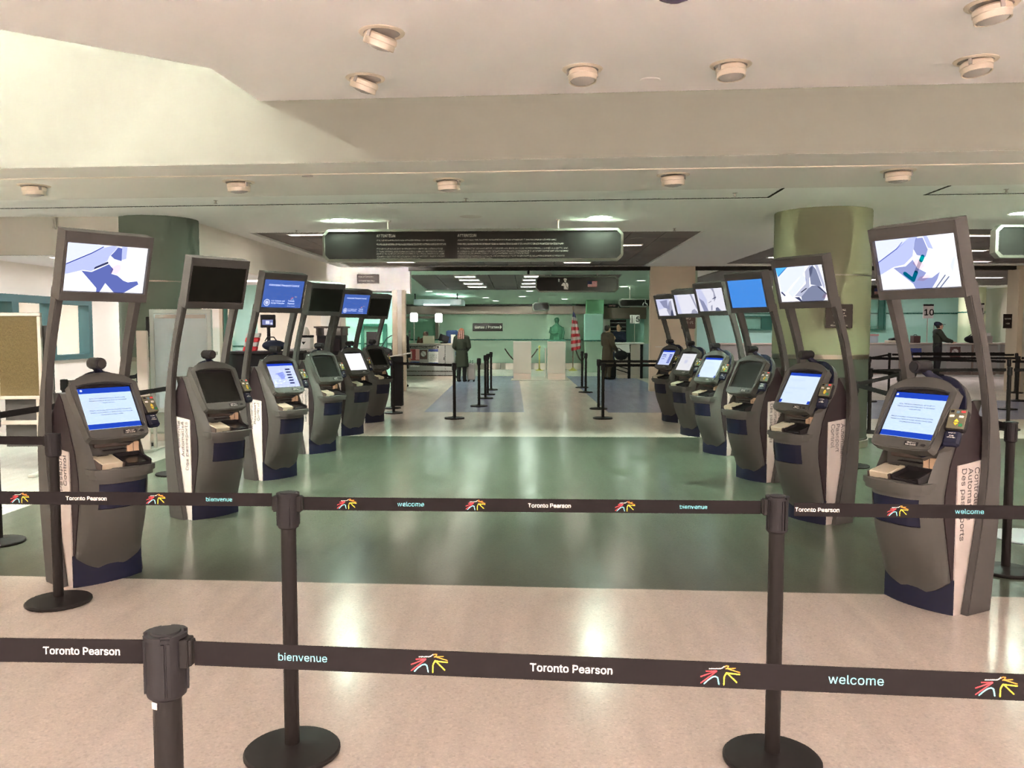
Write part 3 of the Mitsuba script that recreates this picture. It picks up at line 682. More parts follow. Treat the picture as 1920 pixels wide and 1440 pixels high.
VIDEO = {
 'a': [('pale', [[(0, 0), (48, 0), (42, 5), (30, 11), (0, 27)]]),
       ('lav', [[(0, 27), (30, 11), (44, 4), (56, 0), (61, 2), (52, 14), (50, 20), (32, 34), (22, 33), (0, 40)], [(66, 0), (73, 0), (73, 16), (67, 18)]]),
       ('slate', [[(20, 34), (32, 35), (52, 24), (58, 30), (56, 36), (64, 38), (72, 44), (78, 46), (90, 44), (92, 48), (74, 60), (62, 60), (50, 48), (44, 60), (40, 60), (40, 55)], stroke([(0, 27.5), (30, 11.5), (43, 3)], 1.2), [(57, 8), (61, 2), (66, 3), (67, 19), (58, 17), (53, 13)]]),
       ('dark', [[(34, 31.5), (35, 28.5), (50, 20.5), (51, 23)]]),
       ('skin', [[(54, 35), (55, 28), (62, 23), (66, 24), (67, 30), (62, 36)]])],
 'b': [('pale', [[(0, 0), (45, 0), (36, 8), (0, 26)], [(88, 36), (92, 28), (97, 24), (90, 44)]]),
       ('lav', [[(0, 26), (34, 8), (46, 0), (56, 0), (50, 9), (46, 22), (34, 31), (20, 33), (0, 42)], [(62, 0), (67, 0), (72, 16), (66, 14)]]),
       ('violet', [[(20, 34), (36, 33), (46, 26), (50, 36), (60, 42), (54, 48), (66, 48), (76, 42), (72, 50), (64, 60), (44, 60), (42, 54)], stroke([(0, 27), (28, 12), (36, 5)], 1.1), [(51, 8), (54, 2), (62, 2), (66, 16), (62, 24), (52, 21), (49, 14)]]),
       ('grey2', [stroke([(69, 60), (82, 46)], 1.4), stroke([(74, 60), (86, 48)], 1.4)]),
       ('skin', [[(46, 30), (50, 26), (56, 25), (60, 34), (54, 38)], [(48, 50), (52, 46), (62, 44), (66, 46), (56, 51)]]),
       ('teal', [stroke([(35, 41), (44, 49), (49, 40.5)], 4.6), stroke([(57.5, 27), (60, 23)], 4.6)]), ('grey1', [LineString([(49, 40.5), (57.5, 27)]).buffer(2.0, cap_style='flat')])],
 'c': [('sky', [[(0, 0), (27, 0), (5, 15), (2, 15)]]),
       ('pale', [[(27, 0), (64, 0), (60, 12), (34, 28), (16, 42), (4, 46), (3, 16)], [(18, 44), (26, 38), (56, 14), (63, 24), (26, 53)]]),
       ('grey1', [stroke([(3, 16), (27, 0)], 1.6), [(62, 10), (74, 0), (80, 4), (76, 14), (68, 22), (66, 36), (46, 52), (32, 50), (60, 30)], [(84, 0), (90, 0), (97, 34), (94, 42)]]),
       ('grey2', [[(46, 52), (64, 38), (72, 34), (86, 34), (98, 48), (92, 58), (88, 60), (46, 60)], [(72, 6), (80, 0), (86, 8), (92, 36), (70, 32)]]),
       ('dark', [stroke([(7, 43), (12, 48)], 3), [(32, 52), (42, 52), (48, 60), (44, 60)], stroke([(48, 44), (60, 38)], 1.6), stroke([(84, 36), (100, 50)], 1.4)]),
       ('skin', [[(88, 55), (94, 48), (100, 48), (100, 56)]])],
 'd': [('pale', [[(0, 0), (20, 0), (34, 30), (30, 60), (14, 60)]]), ('grey1', [[(6, 24), (22, 34), (34, 60), (16, 60)], [(56, 0), (66, 0), (70, 26), (60, 36), (64, 12)], stroke([(40, 38), (50, 34)], 2), [(42, 60), (46, 46), (52, 44), (48, 58)]]),
       ('grey2', [[(62, 52), (70, 50), (80, 60), (60, 60)], stroke([(58, 28), (70, 24)], 2.4)])],
 'e': [('pale', [[(0, 0), (12, 0), (20, 60), (4, 60)]]), ('grey1', [[(72, 0), (80, 0), (96, 50), (88, 44)], [(62, 60), (68, 50), (80, 46), (96, 60)]])],
 'f': [('pale', [[(0, 0), (70, 0), (64, 40), (40, 32), (0, 40)]]), ('grey1', [[(20, 8), (60, 4), (56, 36), (34, 30)], [(70, 10), (80, 6), (78, 60), (56, 60), (48, 40)]]), ('grey2', [[(70, 44), (78, 38), (80, 60), (64, 60)]])],
}
LOGO = [('m_red', [[(.15, .34), (.41, .30)], [(.41, .30), (.02, .62)], [(.41, .33), (.02, .94)]], .028), ('m_text_white', [[(.23, .205), (.50, .18), (.55, .15), (.60, .06)]], .022),
        ('m_orange', [[(.61, .09), (.65, .03), (.71, .04), (.69, .13), (.645, .18), (.88, .135)], [(.68, .17), (.99, .34)]], .024),
        ('m_text_cyan', [[(.105, .97), (.20, .78), (.30, .63), (.38, .58), (.44, .64), (.475, .97)]], .034), ('m_yellow', [[(.60, .99), (.605, .60), (.66, .38), (.72, .40), (.99, .44)], [(.68, .40), (.92, .84)]], .034)]
def logo_mesh(i, w, M, depth=.0006):
    """One colour of the airport emblem, w metres wide, lower left at the origin."""
    _, segs, th = LOGO[i]
    g = unary_union([LineString([(x * w, (1 - y) * w * .52) for x, y in s]).buffer(th * w / 2 * 1.05, quad_segs=3, join_style='round') for s in segs])
    return tm(ext(g, depth), M)
SCR_W = (1.15, 1.18, 1.32)
def top_screen(k, M, kind):
    s = put(k, 'monitor', P('mon', mon_mesh, 'm_kiosk_frame'), M)
    if kind == 'off':
        put(s, 'screen', P('mon_off', lambda: in_mon(scr(MW, MH, -.006)), 'm_screen_off'), M, 'dark blank screen'); return
    if kind == 'logo':
        put(s, 'screen', P('mon_logo', lambda: in_mon(scr(MW, MH, -.006)), 'm_lit_panel', emit=(.052, .125, .47)), M, 'blue title screen')
        put(s, 'lettering', P('logo_txt', lambda: in_mon(tm(cat(tm(text('Automated Passport Control', .021, .0006, True, 'center'), TR(.0, .082, 0)),
            tm(lines(['U.S. Customs and', 'Border Protection'], .015, .024, .0006, True), TR(-.135, -.085, 0)), tm(lines(['Toronto', 'Pearson'], .017, .027, .0006, True), TR(.075, -.083, 0)),
            tm(text('For You. The World.', .008, .0006), TR(.075, -.135, 0))), TRZ(-.005))), 'm_lit_panel', emit=(.75, .85, 1.3)), M, 'white title lettering')
        ring = Polygon([(-.185 + .038 * math.cos(a), -.098 + .038 * math.sin(a)) for a in np.linspace(0, 2 * np.pi, 25)])
        put(s, 'seal', P('logo_ring', lambda: in_mon(tm(cat(ext(ring.difference(ring.buffer(-.010)), .0006), ext(ring.buffer(-.017), .0006)), TRZ(-.005))), 'm_lit_panel', emit=(.62, .68, 1.0)), M, 'round pale seal')
        for i in (0, 2, 3):
            put(s, 'emblem', P(f'logo_e{i}', lambda: in_mon(logo_mesh(i, .085, TR(.105, -.066, -.005))), 'm_lit_panel', emit=[(.8, .15, .2), 0, (.7, .55, .5), (.35, .7, 1.0)][i]), M)
        return
    if kind == 'blue':
        put(s, 'screen', P('mon_blue', lambda: in_mon(scr(MW, MH, -.006)), 'm_lit_panel', emit=(.052, .27, .80)), M, 'plain bright blue screen'); return
    put(s, 'screen', P('mon_on' + kind, lambda: in_mon(scr(MW, MH, -.018)), 'm_lit_panel', emit=SCR_W if kind in 'abc' else (.80, .80, .90)), M, 'bright video screen')
    for i, (f, polys) in enumerate(VIDEO[kind]):
        films(s, 'picture', f'vid{kind}{i}', polys, MW, MH, -.014 + i * .0032, MON, 'f_' + f, M)
def touch_screen(k, M, kind):
    h = put(k, 'head', P('head', lambda: in_head(head_mesh()), 'm_kiosk', 30), M)
    put(h, 'bezel', P('well', lambda: in_head(well_m), 'm_black'), M)
    if kind == 'off':
        put(h, 'touch_screen', P('t_off', lambda: in_head(scr(SX, SY, -.016)), 'm_screen_off'), M, 'dark blank touch screen')
    else:
        em = {'text': (.66, .84, 1.12), 'form': (.70, .84, 1.05), 'list': (.62, .70, 1.15), 'white': (1.5, 1.5, 1.6), 'menu': (.58, .66, .98), 'grey': (.80, .80, .84)}[kind]
        put(h, 'touch_screen', P('t_' + kind, lambda: in_head(scr(SX, SY, -.016)), 'm_lit_panel', emit=em), M, 'lit touch screen')
        bars = {'text': [sbox(0, 0, 100, 8), sbox(0, 53, 100, 60)], 'form': [sbox(0, 0, 100, 6), sbox(0, 54, 9, 60), sbox(90, 54, 100, 60)], 'list': [sbox(0, 0, 100, 6)], 'menu': [sbox(0, 0, 100, 7)], 'white': [], 'grey': []}[kind]
        if bars: films(h, 'title_bar', 'tb_' + kind, bars, SX, SY, -.011, HEAD, 'f_royal', M)
        if kind == 'text':
            put(h, 'screen_text', P('tt', lambda: in_head(tm(cat(lines(['Sorry, this kiosk is temporarily out of service.', 'Please proceed to another kiosk or the nearest', 'inspection line.'], .0078, .0155, .0005, False, 'center'),
                tm(lines(['Désolé, ce kiosque est temporairement hors service.', 'Veuillez vous rendre à un autre kiosque ou à la ligne', "d'inspection la plus proche."], .0078, .0155, .0005, False, 'center'), TR(0, -.082, 0))), TR(0, .060, -.006))), 'm_chair_blue'), M)
            put(h, 'screen_seal', P('ts', lambda: in_head(tm(ext(Polygon([(-.148 + .008 * math.cos(a), .122 + .008 * math.sin(a)) for a in np.linspace(0, 6.2, 16)]), .0006), TRZ(-.007))), 'm_lit_panel', emit=(.7, .75, 1)), M)
            films(h, 'picture', 'tw', [[(0, 20), (0, 45), (62, 9), (40, 9)]], SX, SY, -.007, HEAD, 'f_glow', M)
        if kind == 'list':
            films(h, 'picture', 'tl', [sbox(64, 14 + 7 * i, 82, 17.5 + 7 * i) for i in range(6)], SX, SY, -.011, HEAD, 'f_dark', M)
            films(h, 'picture', 'tl2', [[(26, 26), (52, 23), (54, 33), (48, 40), (36, 41), (31, 32)], stroke([(22, 27), (50, 23)], 2)], SX, SY, -.007, HEAD, 'f_lav', M)
        if kind == 'menu':
            films(h, 'picture', 'tm', [sbox(66, 16 + 6.5 * i, 88, 20 + 6.5 * i) for i in range(6)] + [sbox(12, 18, 40, 21), sbox(12, 26, 44, 28), sbox(12, 34, 36, 36)], SX, SY, -.011, HEAD, 'f_slate', M)
        if kind in ('white', 'grey'):
            films(h, 'picture', 'tg' + kind, [[(36, 24), (54, 22), (58, 30), (50, 36), (38, 36)], sbox(74, 40, 82, 42), sbox(74, 45, 82, 47), sbox(30, 12, 60, 14)], SX, SY, -.011, HEAD, 'f_pale', M)
        if kind == 'form':
            films(h, 'picture', 'tf', [sbox(10, 14, 55, 15), sbox(10, 30, 70, 31), sbox(8, 40, 30, 41)], SX, SY, -.011, HEAD, 'f_pale', M)
    put(h, 'notice_plate', P('labp', lab_plate, 'm_black'), M)
    put(h, 'notice_text', P('labt', lab_text, 'm_text_white'), M)
    put(h, 'speaker', P('spk', spk, 'm_black'), M)
scene['f_glow'] = {'type': 'thindielectric', 'int_ior': 1.0001, 'ext_ior': 1.0, 'specular_transmittance': rgb((1.0, .97, .97))}

def kiosk(label, corner, ang, near, top, touch, lang):
    """corner: floor position of the front foot corner nearer the aisle's entrance; near: +1 if that is the user's right."""
    a = math.radians(ang)
    x, y = corner[0] - near * .22 * math.cos(a), corner[1] - near * .22 * math.sin(a)
    M = TR(x, y, 0, a)
    k = thing('passport_kiosk', label, 'kiosk')
    put(k, 'plinth', P('plinth', plinth, 'm_navy', 30), M, 'navy foot')
    put(k, 'cabinet', P('core', core, 'm_plum', 30), M)
    put(k, 'post', P('post_r', lambda: post_mesh(1), 'm_kiosk_frame', 30), M)
    put(k, 'post', P('post_l', lambda: post_mesh(-1), 'm_kiosk_frame', 30), M)
    put(k, 'front_shell', P('shell', shell_c, 'm_kiosk', 40), M)
    put(k, 'bin_panel', P('bin', bin_mesh, 'm_navy', 30), M, 'dark blue panel')
    put(k, 'shelf', P('lip', lip, 'm_kiosk', 30), M)
    put(k, 'neck', P('neck', neck, 'm_kiosk', 30), M)
    hd = put(k, 'hood', P('hoodb', lambda: in_head(hood_b), 'm_kiosk', 30), M); put(hd, 'hood_face', P('hood', lambda: in_head(hood_m), 'm_navy', 30), M, 'dark navy face')
    for s, nm in ((1, 'r'), (-1, 'l')):
        sp = put(k, 'side_panel', P('side_' + nm, side_panel if s > 0 else tm(side_panel, np.diag([-1, 1, 1, 1])), 'm_side_white'), M, 'white printed side panel')
        rows = FRT if (lang == 'fr') == (s == near) else ENT
        put(sp, 'lettering', P(f'st_{nm}_{rows[1]}', lambda: side_text(rows, s), 'm_text_grey'), M)
    sc = put(k, 'fingerprint_scanner', P('scan', scanner, 'm_ivory'), M, 'ivory scanner block')
    put(sc, 'end_cap', P('scan_e', scanner_end, 'm_slot'), M); put(sc, 'slit', P('scan_s', scanner_slit, 'm_black'), M)
    rd = put(k, 'passport_reader', P('read', reader, 'm_black', 30), M, 'black passport reader'); put(rd, 'glass', P('read_g', reader_glass, 'm_black_gloss'), M)
    put(k, 'nest_back', P('nestb', nest_back, 'm_kiosk'), M)
    sl = put(k, 'receipt_slot', P('slot', slot, 'm_slot', 30), M); put(sl, 'mouth', P('slotm', slot_mouth, 'm_black'), M)
    cd = put(k, 'card_slot', P('card', card, 'm_tan'), M, 'tan card slot cover'); put(cd, 'seam', P('cardl', card_line, 'm_slot'), M)
    cm = put(k, 'camera', P('cam', cam_m, 'm_black', 30), M, 'black cylindrical camera')
    put(cm, 'lens', P('caml', cam_lens, 'm_black_gloss', 30), M); put(cm, 'bracket', P('cama', cam_arm, 'm_navy', 40), M)
    kp = put(k, 'keypad', P('pad', pad_bracket, 'm_black', 30), M)
    put(kp, 'key_plate', P('padp', pad_plate, 'm_keypad'), M); put(kp, 'support', P('padf', pad_foot, 'm_navy', 30), M); put(kp, 'lettering', P('padt', pad_text, 'm_text_white'), M)
    for i, (nm, m, mm) in enumerate(buttons): put(kp, nm, P(f'btn{i}', m, mm), M)
    touch_screen(k, M, touch)
    top_screen(k, M, top)
    return k
LK = [((-2.857, 4.989), 'a', 'text', 'en', 'nearest grey passport kiosk on the left, hand video above a blue text screen'),
      ((-2.872, 6.820), 'off', 'off', 'fr', 'grey passport kiosk with two dark screens, second in the left row'),
      ((-2.876, 8.640), 'logo', 'list', 'en', 'grey passport kiosk, blue title screen over a listed form, third in the left row'),
      ((-2.896, 10.517), 'off', 'off', 'fr', 'grey passport kiosk, all dark, between two blue-titled ones on the left'),
      ((-2.905, 12.328), 'logo', 'white', 'en', 'grey passport kiosk with a blue title screen over a glaring white touch screen'),
      ((-2.902, 14.050), 'off', 'off', 'fr', 'farthest grey passport kiosk of the left row, dark screens, beside the barrier posts')]
RK = [((2.329, 4.638), 'b', 'text', 'fr', 'grey passport kiosk nearest on the right, its video marked with a green tick'),
      ((2.368, 6.805), 'c', 'form', 'en', 'grey passport kiosk second in the right row, in front of the olive column'),
      ((2.397, 8.681), 'blue', 'off', 'fr', 'grey passport kiosk with a plain blue screen over a dark touch screen'),
      ((2.405, 10.535), 'd', 'form', 'en', 'grey passport kiosk with a pale video, just beyond the plain blue screen on the right'),
      ((2.425, 12.358), 'e', 'grey', 'fr', 'grey passport kiosk with an almost white video, last but one in the right row'),
      ((2.425, 14.259), 'f', 'menu', 'en', 'farthest grey passport kiosk of the right row, beside the beige pier')]
for c, t, u, lg, lab in LK: kiosk(lab, c, 54, -1, t, u, lg)
for c, t, u, lg, lab in RK: kiosk(lab, c, -60, 1, t, u, lg)
# ------------------------------------------------------------------ barrier posts and belts
base_m = lathe([(0, 0), (.172, 0), (.178, .006), (.178, .016), (.172, .022), (.10, .030), (.045, .036), (.034, .042), (0, .042)], 56)
pole_m = lathe([(0, .036), (.0275, .036), (.0275, .866), (0, .866)], 28)
def head_shape():
    parts = [lathe([(0, .862), (.030, .862), (.037, .868), (.0385, .874), (.0385, .984), (.036, .990), (0, .990)], 36)]
    for i in range(4):
        a = math.radians(22 + 90 * i); ca, sa = math.cos(a), math.sin(a)
        for d in (-.13, .13):
            b = bx(.030, .0425, -.003, .003, .876, .982)
            parts.append(tm(b, TR(0, 0, 0, a + d)))
    return cat(*parts)
def cap_shape():
    poly = unary_union([Polygon([(.0425 * math.cos(t), .0425 * math.sin(t)) for t in np.linspace(0, 2 * np.pi, 48)])])
    for i in range(4):
        a = math.radians(22 + 90 * i)
        poly = poly.difference(affinity.rotate(sbox(.034, -.009, .06, .009), math.degrees(a), origin=(0, 0)))
    m = ext(poly, .008); m.apply_translation([0, 0, .987])
    top = lathe([(0, .995), (.030, .995), (.028, .9985), (0, 1.0)], 32)
    return cat(m, top)
clip_m = cat(cbx(.034, .052, -.0155, .0155, .926, .985, .002), cbx(.044, .058, -.011, .011, .930, .982, .002))
ring_m = lathe([(.0278, .848), (.0292, .848), (.0292, .858), (.0278, .858)], 24)
def post(label, x, y, clips=(), group=None, rz=0.0, detail=True):
    k = thing('barrier_post', label, 'barrier post', group)
    M = TR(x, y, 0, rz)
    put(k, 'base', P('sb', base_m, 'm_post', 30), M); put(k, 'pole', P('sp', pole_m, 'm_post', 30), M)
    h = put(k, 'head', P('sh', head_shape, 'm_black', 30), M); put(h, 'cap', P('sc', cap_shape, 'm_black', 30), M)
    for a in clips: put(h, 'belt_clip', P('scl', clip_m, 'm_post'), TR(x, y, 0, a))
    return k
TXT = {'TP': ('Toronto Pearson', 'm_text_white', .157, True), 'w': ('welcome', 'm_text_cyan', .099, False), 'b': ('bienvenue', 'm_text_cyan', .099, False)}
def belt(label, A, B, items=(), group=None, w=.049):
    A, B = np.array(A, float), np.array(B, float)
    L = np.linalg.norm(B - A); ex = (B - A) / L; ez0 = np.array([0, 0, 1.0])
    n = np.cross(ex, ez0); n /= np.linalg.norm(n); up = np.cross(n, ex)      # n faces the camera side
    M = FR(A, ex, up, n)
    k = thing('barrier_belt', label, 'barrier belt', group)
    web = cat(bx(0, L, -w / 2, w / 2, -.0008, .0008), bx(0, L, w / 2 - .003, w / 2, -.0012, .0012), bx(0, L, -w / 2, -w / 2 + .003, -.0012, .0012))
    put(k, 'webbing', shape(web, 'm_belt'), M)
    for s, t in items:
        if t == 'L':
            for i in range(5):
                put(k, 'emblem', P(f'be{i}', logo_mesh(i, .073, TR(-.0365, -.0185, 0)), LOGO[i][0]), M @ TR(s, 0, .0009))
        else:
            word, mm, wd, bold = TXT[t]
            def mk():
                m = text(word, .018, .0006, bold); e = m.bounds[1][0] - m.bounds[0][0]
                m.apply_translation([-m.bounds[0][0] - e / 2, 0, 0]); m.apply_scale([wd / e, wd / e, 1]); return m
            put(k, 'lettering', P('bt' + t, mk, mm), M @ TR(s, -.007, .0009))
    return k
up = math.pi / 2
def toward(a, b): return math.atan2(b[1] - a[1], b[0] - a[0])
N1, N2, N0 = (-.741, 1.615), (1.40, 1.463), (-1.9, 1.62)
k = post('nearest black belt barrier post, cut off by the lower edge of the picture', *N1, clips=[toward(N1, N2)])
put(k, 'sticker', shape(tm(cbx(-.010, .004, -.0008, .0008, .846, .860, .0004), TR(-.012, -.0262, 0, -.42)), 'm_white'), TR(*N1), 'small white sticker')
post('black barrier post outside the picture holding the nearest belt', *N2, clips=[toward(N2, N1)], group='posts outside the picture')
post('black barrier post outside the picture holding the nearest belt', *N0, group='posts outside the picture')
def bl(label, a, b, z, items=(), zb=None, group=None, r=.06):
    a, b = np.array(a), np.array(b); d = (b - a) / np.linalg.norm(b - a)
    pa, pb = a + d * r, b - d * r
    return belt(label, [*pa, z], [*pb, zb if zb is not None else z], [(s - r, t) for s, t in items], group)
bl('nearest printed black belt, right of the nearest post', N1, N2, .9535, [(.283, 'b'), (.536, 'L'), (.811, 'TP'), (1.09, 'L'), (1.336, 'w'), (1.582, 'L')], .951)
bl('short printed black belt at the lower left, reaching to the nearest post', N0, N1, .9535, [(.987, 'TP')], r=.045)
M0, M1, M2, M3 = (-2.9, 3.07), (-.918, 3.033), (.877, 3.022), (2.9, 2.92)
post('black barrier post left of the centre in the second barrier line', *M1, clips=[math.pi, toward(M1, M2)])
post('black barrier post right of the centre in the second barrier line', *M2, clips=[toward(M2, M1)])
post('black barrier post outside the picture at the end of the second barrier line', *M0, group='posts outside the picture')
post('black barrier post outside the picture at the end of the second barrier line', *M3, group='posts outside the picture')
bl('printed black belt of the second line, crossing the nearest left kiosk', M0, M1, .964, [(.959, 'L'), (1.216, 'TP'), (1.482, 'L'), (1.723, 'b')], .968)
bl('long printed black belt between the two middle barrier posts', M1, M2, .955, [(.219, 'L'), (.457, 'w'), (.696, 'L'), (.968, 'TP'), (1.244, 'L'), (1.493, 'b')], .953)
bl('printed black belt of the second line, crossing the nearest right kiosk', M2, M3, .947, [(.141, 'TP'), (.423, 'L'), (.671, 'w')], .953)
A0, A1 = (-5.3, 4.80), (-2.793, 4.719)
post('black barrier post standing before the nearest left kiosk', *A1, clips=[toward(A1, A0)])
bl('black belt running out at the left edge from the post before the nearest left kiosk', A0, A1, .955, [(2.12, 'b')])
C0, C1 = (-4.02, 6.05), (-4.0, 9.0)
post('black barrier post at the left edge, only its round foot in view', *C0, clips=[up])
post('black barrier post behind the nearest left kiosk, by the notice board', -5.67, 9.85, clips=[0])
post('black barrier post in front of the round left column', -5.42, 11.25, clips=[math.pi])
post('black barrier post hidden behind the second left kiosk', *C1)
bl('black belt passing behind the nearest left kiosk and under the notice board', C0, C1, .955)
bl('black belt in front of the white side room, ending at the round left column', (-5.67, 9.85), (-5.42, 11.25), .955)
# far end of the hall
K1, K2, K3 = (-2.706, 15.74), (-2.90, 16.70), (-1.457, 14.83)
post('black barrier post beside the farthest left kiosk', *K1); post('black barrier post just behind the post beside the farthest left kiosk', *K2)
post('black barrier post standing alone left of the blue floor strip', *K3)
bl('black belt between the farthest left kiosk and the lone post before the blue strip', K1, K3, .955)
for i, (x, y) in enumerate(((-1.18, 17.21), (-1.168, 19.21), (-1.175, 20.3), (-1.182, 21.9))):
    post(f'black barrier post on the left blue floor strip, {("nearest", "second", "third", "farthest")[i]} of the row of four', x, y, group='posts along the left blue strip')
for a, b, w_ in (((-1.168, 19.21), (-1.175, 20.3), 'second and third'), ((-1.175, 20.3), (-1.182, 21.9), 'third and farthest')):
    bl(f'black belt between the {w_} posts on the left blue floor strip', a, b, .955, group='belts along the left blue strip')
R1, R2 = (1.196, 14.90), (1.253, 16.70)
post('front black barrier post at the corner of the right blue floor strip', *R1, clips=[0]); post('rear black barrier post at the corner of the right blue floor strip', *R2, clips=[0])
post('black barrier post hidden behind the farthest right kiosk', 3.3, 15.0, group='posts behind the farthest right kiosk'); post('black barrier post hidden behind the farthest right kiosk', 3.5, 16.8, group='posts behind the farthest right kiosk')
bl('front black belt across the right blue floor strip', R1, (3.3, 15.0), .955); bl('rear black belt across the right blue floor strip', R2, (3.5, 16.8), .955)
post('front one of two black barrier posts midway along the right blue floor strip', 1.256, 21.07); post('rear one of two black barrier posts midway along the right blue floor strip', 1.256, 22.80)
# behind the right kiosks
I0, I1 = (3.103, 5.513), (3.70, 9.75)
post('black barrier post half hidden behind the nearest right kiosk', *I0, clips=[toward(I0, I1)]); post('black barrier post at the edge of the second right kiosk', *I1)
bl('slanting black belt behind the two nearest right kiosks', I0, I1, .955)
QG = 'queue posts on the right'
Q = {'a': (5.158, 13.01), 'b': (7.5, 13.42), 'c': (10.71, 18.84), 'd': (9.386, 16.83), 'e': (7.345, 18.6), 'f': (5.17, 12.0), 'g': (5.95, 13.3), 'h': (10.4, 13.4), 'i': (12.4, 16.9), 'j': (14.2, 18.8), 'k': (10.0, 22.6), 'l': (8.95, 21.4), 'm': (14.0, 22.6), 'n': (12.0, 21.2)}
QL = {'a': 'on the right, just past the edge of the olive column', 'b': 'at the far right, nearest one beyond the nearest right kiosk', 'c': 'at the right edge, behind the nearest far-right post', 'd': 'hidden in line behind the nearest far-right post',
      'e': 'right of the olive column, behind the front post there', 'f': 'beside the olive column, low behind the second right kiosk', 'g': 'seen through the nearest right kiosk, left of its monitor post', 'h': 'outside the picture on the right, in the front queue lane',
      'i': 'outside the picture on the right, in the middle queue lane', 'j': 'outside the picture on the right, in the back queue lane', 'k': 'before the left inspection desk, left of the man in the cap', 'l': 'before the left end of the left inspection desk', 'm': 'before the rightmost inspection desk of the right hall', 'n': 'before the desk where the man in a cap stands'}
for n, (x, y) in Q.items():
    post('black queue post ' + QL[n], x, y, group=QG)
QB = {'a': 'past the column edge', 'b': 'nearest at far right', 'c': 'at the right edge', 'd': 'hidden at far right', 'e': 'right of the column', 'f': 'beside the column', 'g': 'behind the near kiosk', 'h': 'beyond the frame', 'i': 'outside the middle lane', 'j': 'outside the back lane',
      'k': 'before the left desk', 'l': 'at the desk end', 'm': 'before desk 11', 'n': 'before desk 10'}
for a, b in (('f', 'a'), ('a', 'g'), ('g', 'b'), ('b', 'h'), ('e', 'd'), ('d', 'i'), ('e', 'c'), ('c', 'j'), ('l', 'n'), ('e', 'l'), ('k', 'm')):
    bl('black queue belt, post ' + QB[a] + ' to post ' + QB[b], Q[a], Q[b], .955, group='queue lane belts on the right')
bl('black belt low behind the right kiosks, running to the olive column', I1, Q['f'], .955)
# pale round foot of an information stand at the right edge
k = thing('stand_foot', 'pale blue-grey round stand foot at the right edge behind the nearest right kiosk', 'stand')
put(k, 'plate', shape(lathe([(0, 0), (.27, 0), (.275, .006), (.27, .014), (0, .018)], 56), 'm_board_blue', 30), TR(3.80, 6.42))
put(k, 'pole', shape(lathe([(0, .016), (.02, .016), (.02, 1.1), (0, 1.1)], 20), 'm_post', 30), TR(3.86, 6.42))

# ------------------------------------------------------------------ hanging signs
def hanging_sign(key, label, cx, y, zc, w, h, hangers, slope=0.0, ztop=3.2, t=.15, ch=.075):
    k = thing(key, label, 'sign')
    M = FR([cx, y, zc], [math.cos(slope), math.sin(slope), 0], [0, 0, 1])      # z of this frame faces the camera
    def octo(w, h, c): return Polygon([(-w / 2 + c, -h / 2), (w / 2 - c, -h / 2), (w / 2, -h / 2 + c), (w / 2, h / 2 - c), (w / 2 - c, h / 2), (-w / 2 + c, h / 2), (-w / 2, h / 2 - c), (-w / 2, -h / 2 + c)])
    o = octo(w, h, ch); q = octo(w - .07, h - .07, ch - .012)
    rim = ext(o.difference(q), t); rim.apply_translation([0, 0, -t])
    # sloping bead round the face
    v = []
    oo, qq = np.array(o.exterior.coords)[:-1], np.array(q.exterior.coords)[:-1]
    V = np.vstack([np.c_[oo, 0 * oo[:, 0]], np.c_[qq, 0 * qq[:, 0] + .02]]); n = len(oo); F = []
    for i in range(n): j = (i + 1) % n; F += [[i, j, n + j], [i, n + j, n + i]]
    put(k, 'rim', shape(cat(rim, trimesh.Trimesh(V, F, process=False)), 'm_sign_rim'), M)
    fc = ext(q, t - .004); fc.apply_translation([0, 0, -t + .002]); put(k, 'face', shape(fc, 'm_sign_black'), M, 'glossy black face')
    for hx in hangers:
        put(k, 'hanger', shape(tube([[hx, h / 2, -t / 2], [hx, ztop - zc, -t / 2]], .016, 12), 'm_alu', 40), M)
        put(k, 'ceiling_plate', shape(bx(hx - .03, hx + .03, ztop - zc - .02, ztop - zc, -t / 2 - .03, -t / 2 + .03), 'm_alu'), M)
    return k, M
k, M = hanging_sign('notice_sign', 'long black hanging notice board headed ATTENTION in two languages', -.945, 12.30, 2.828, 4.42, .47, (-1.24, 1.26), -.02)
def sign_lines(rows, x, y0):
    out = []
    for dy, s, h, wd, bold in rows:
        m = text(s, h, .0012, bold); e = m.bounds[1][0] - m.bounds[0][0]
        m.apply_translation([-m.bounds[0][0], 0, 0]); m.apply_scale([wd / e if wd else 1, 1, 1]); out.append(tm(m, TR(x, y0 - dy, 0)))
    return cat(*out)
EN = [(0, 'ATTENTION', .040, .275, False), (.055, 'YOU ARE IN A PRECLEARANCE AREA FOR TRAVEL TO THE UNITED STATES.', .019, 1.005, False),
      (.116, 'YOU WILL BE INTERVIEWED BY AN OFFICER FROM UNITED STATES CUSTOMS & BORDER PROTECTION.', .023, 1.03, True),
      (.178, 'YOU OR YOUR GOODS MAY BE DENIED ENTRY INTO THE UNITED STATES.', .019, .985, False),
      (.219, "IT IS AN OFFENCE UNDER CANADA'S PRECLEARANCE ACT TO KNOWINGLY", .019, 1.005, False), (.250, 'MAKE A FALSE OR DECEPTIVE STATEMENT TO A PRECLEARANCE OFFICER.', .019, 1.005, False),
      (.290, 'YOU MAY LEAVE THE PRECLEARANCE AREA AT ANYTIME UNLESS YOU ARE', .019, 1.01, False), (.322, 'DETAINED FOR A VIOLATION OF CANADIAN LAW.', .019, .65, False)]
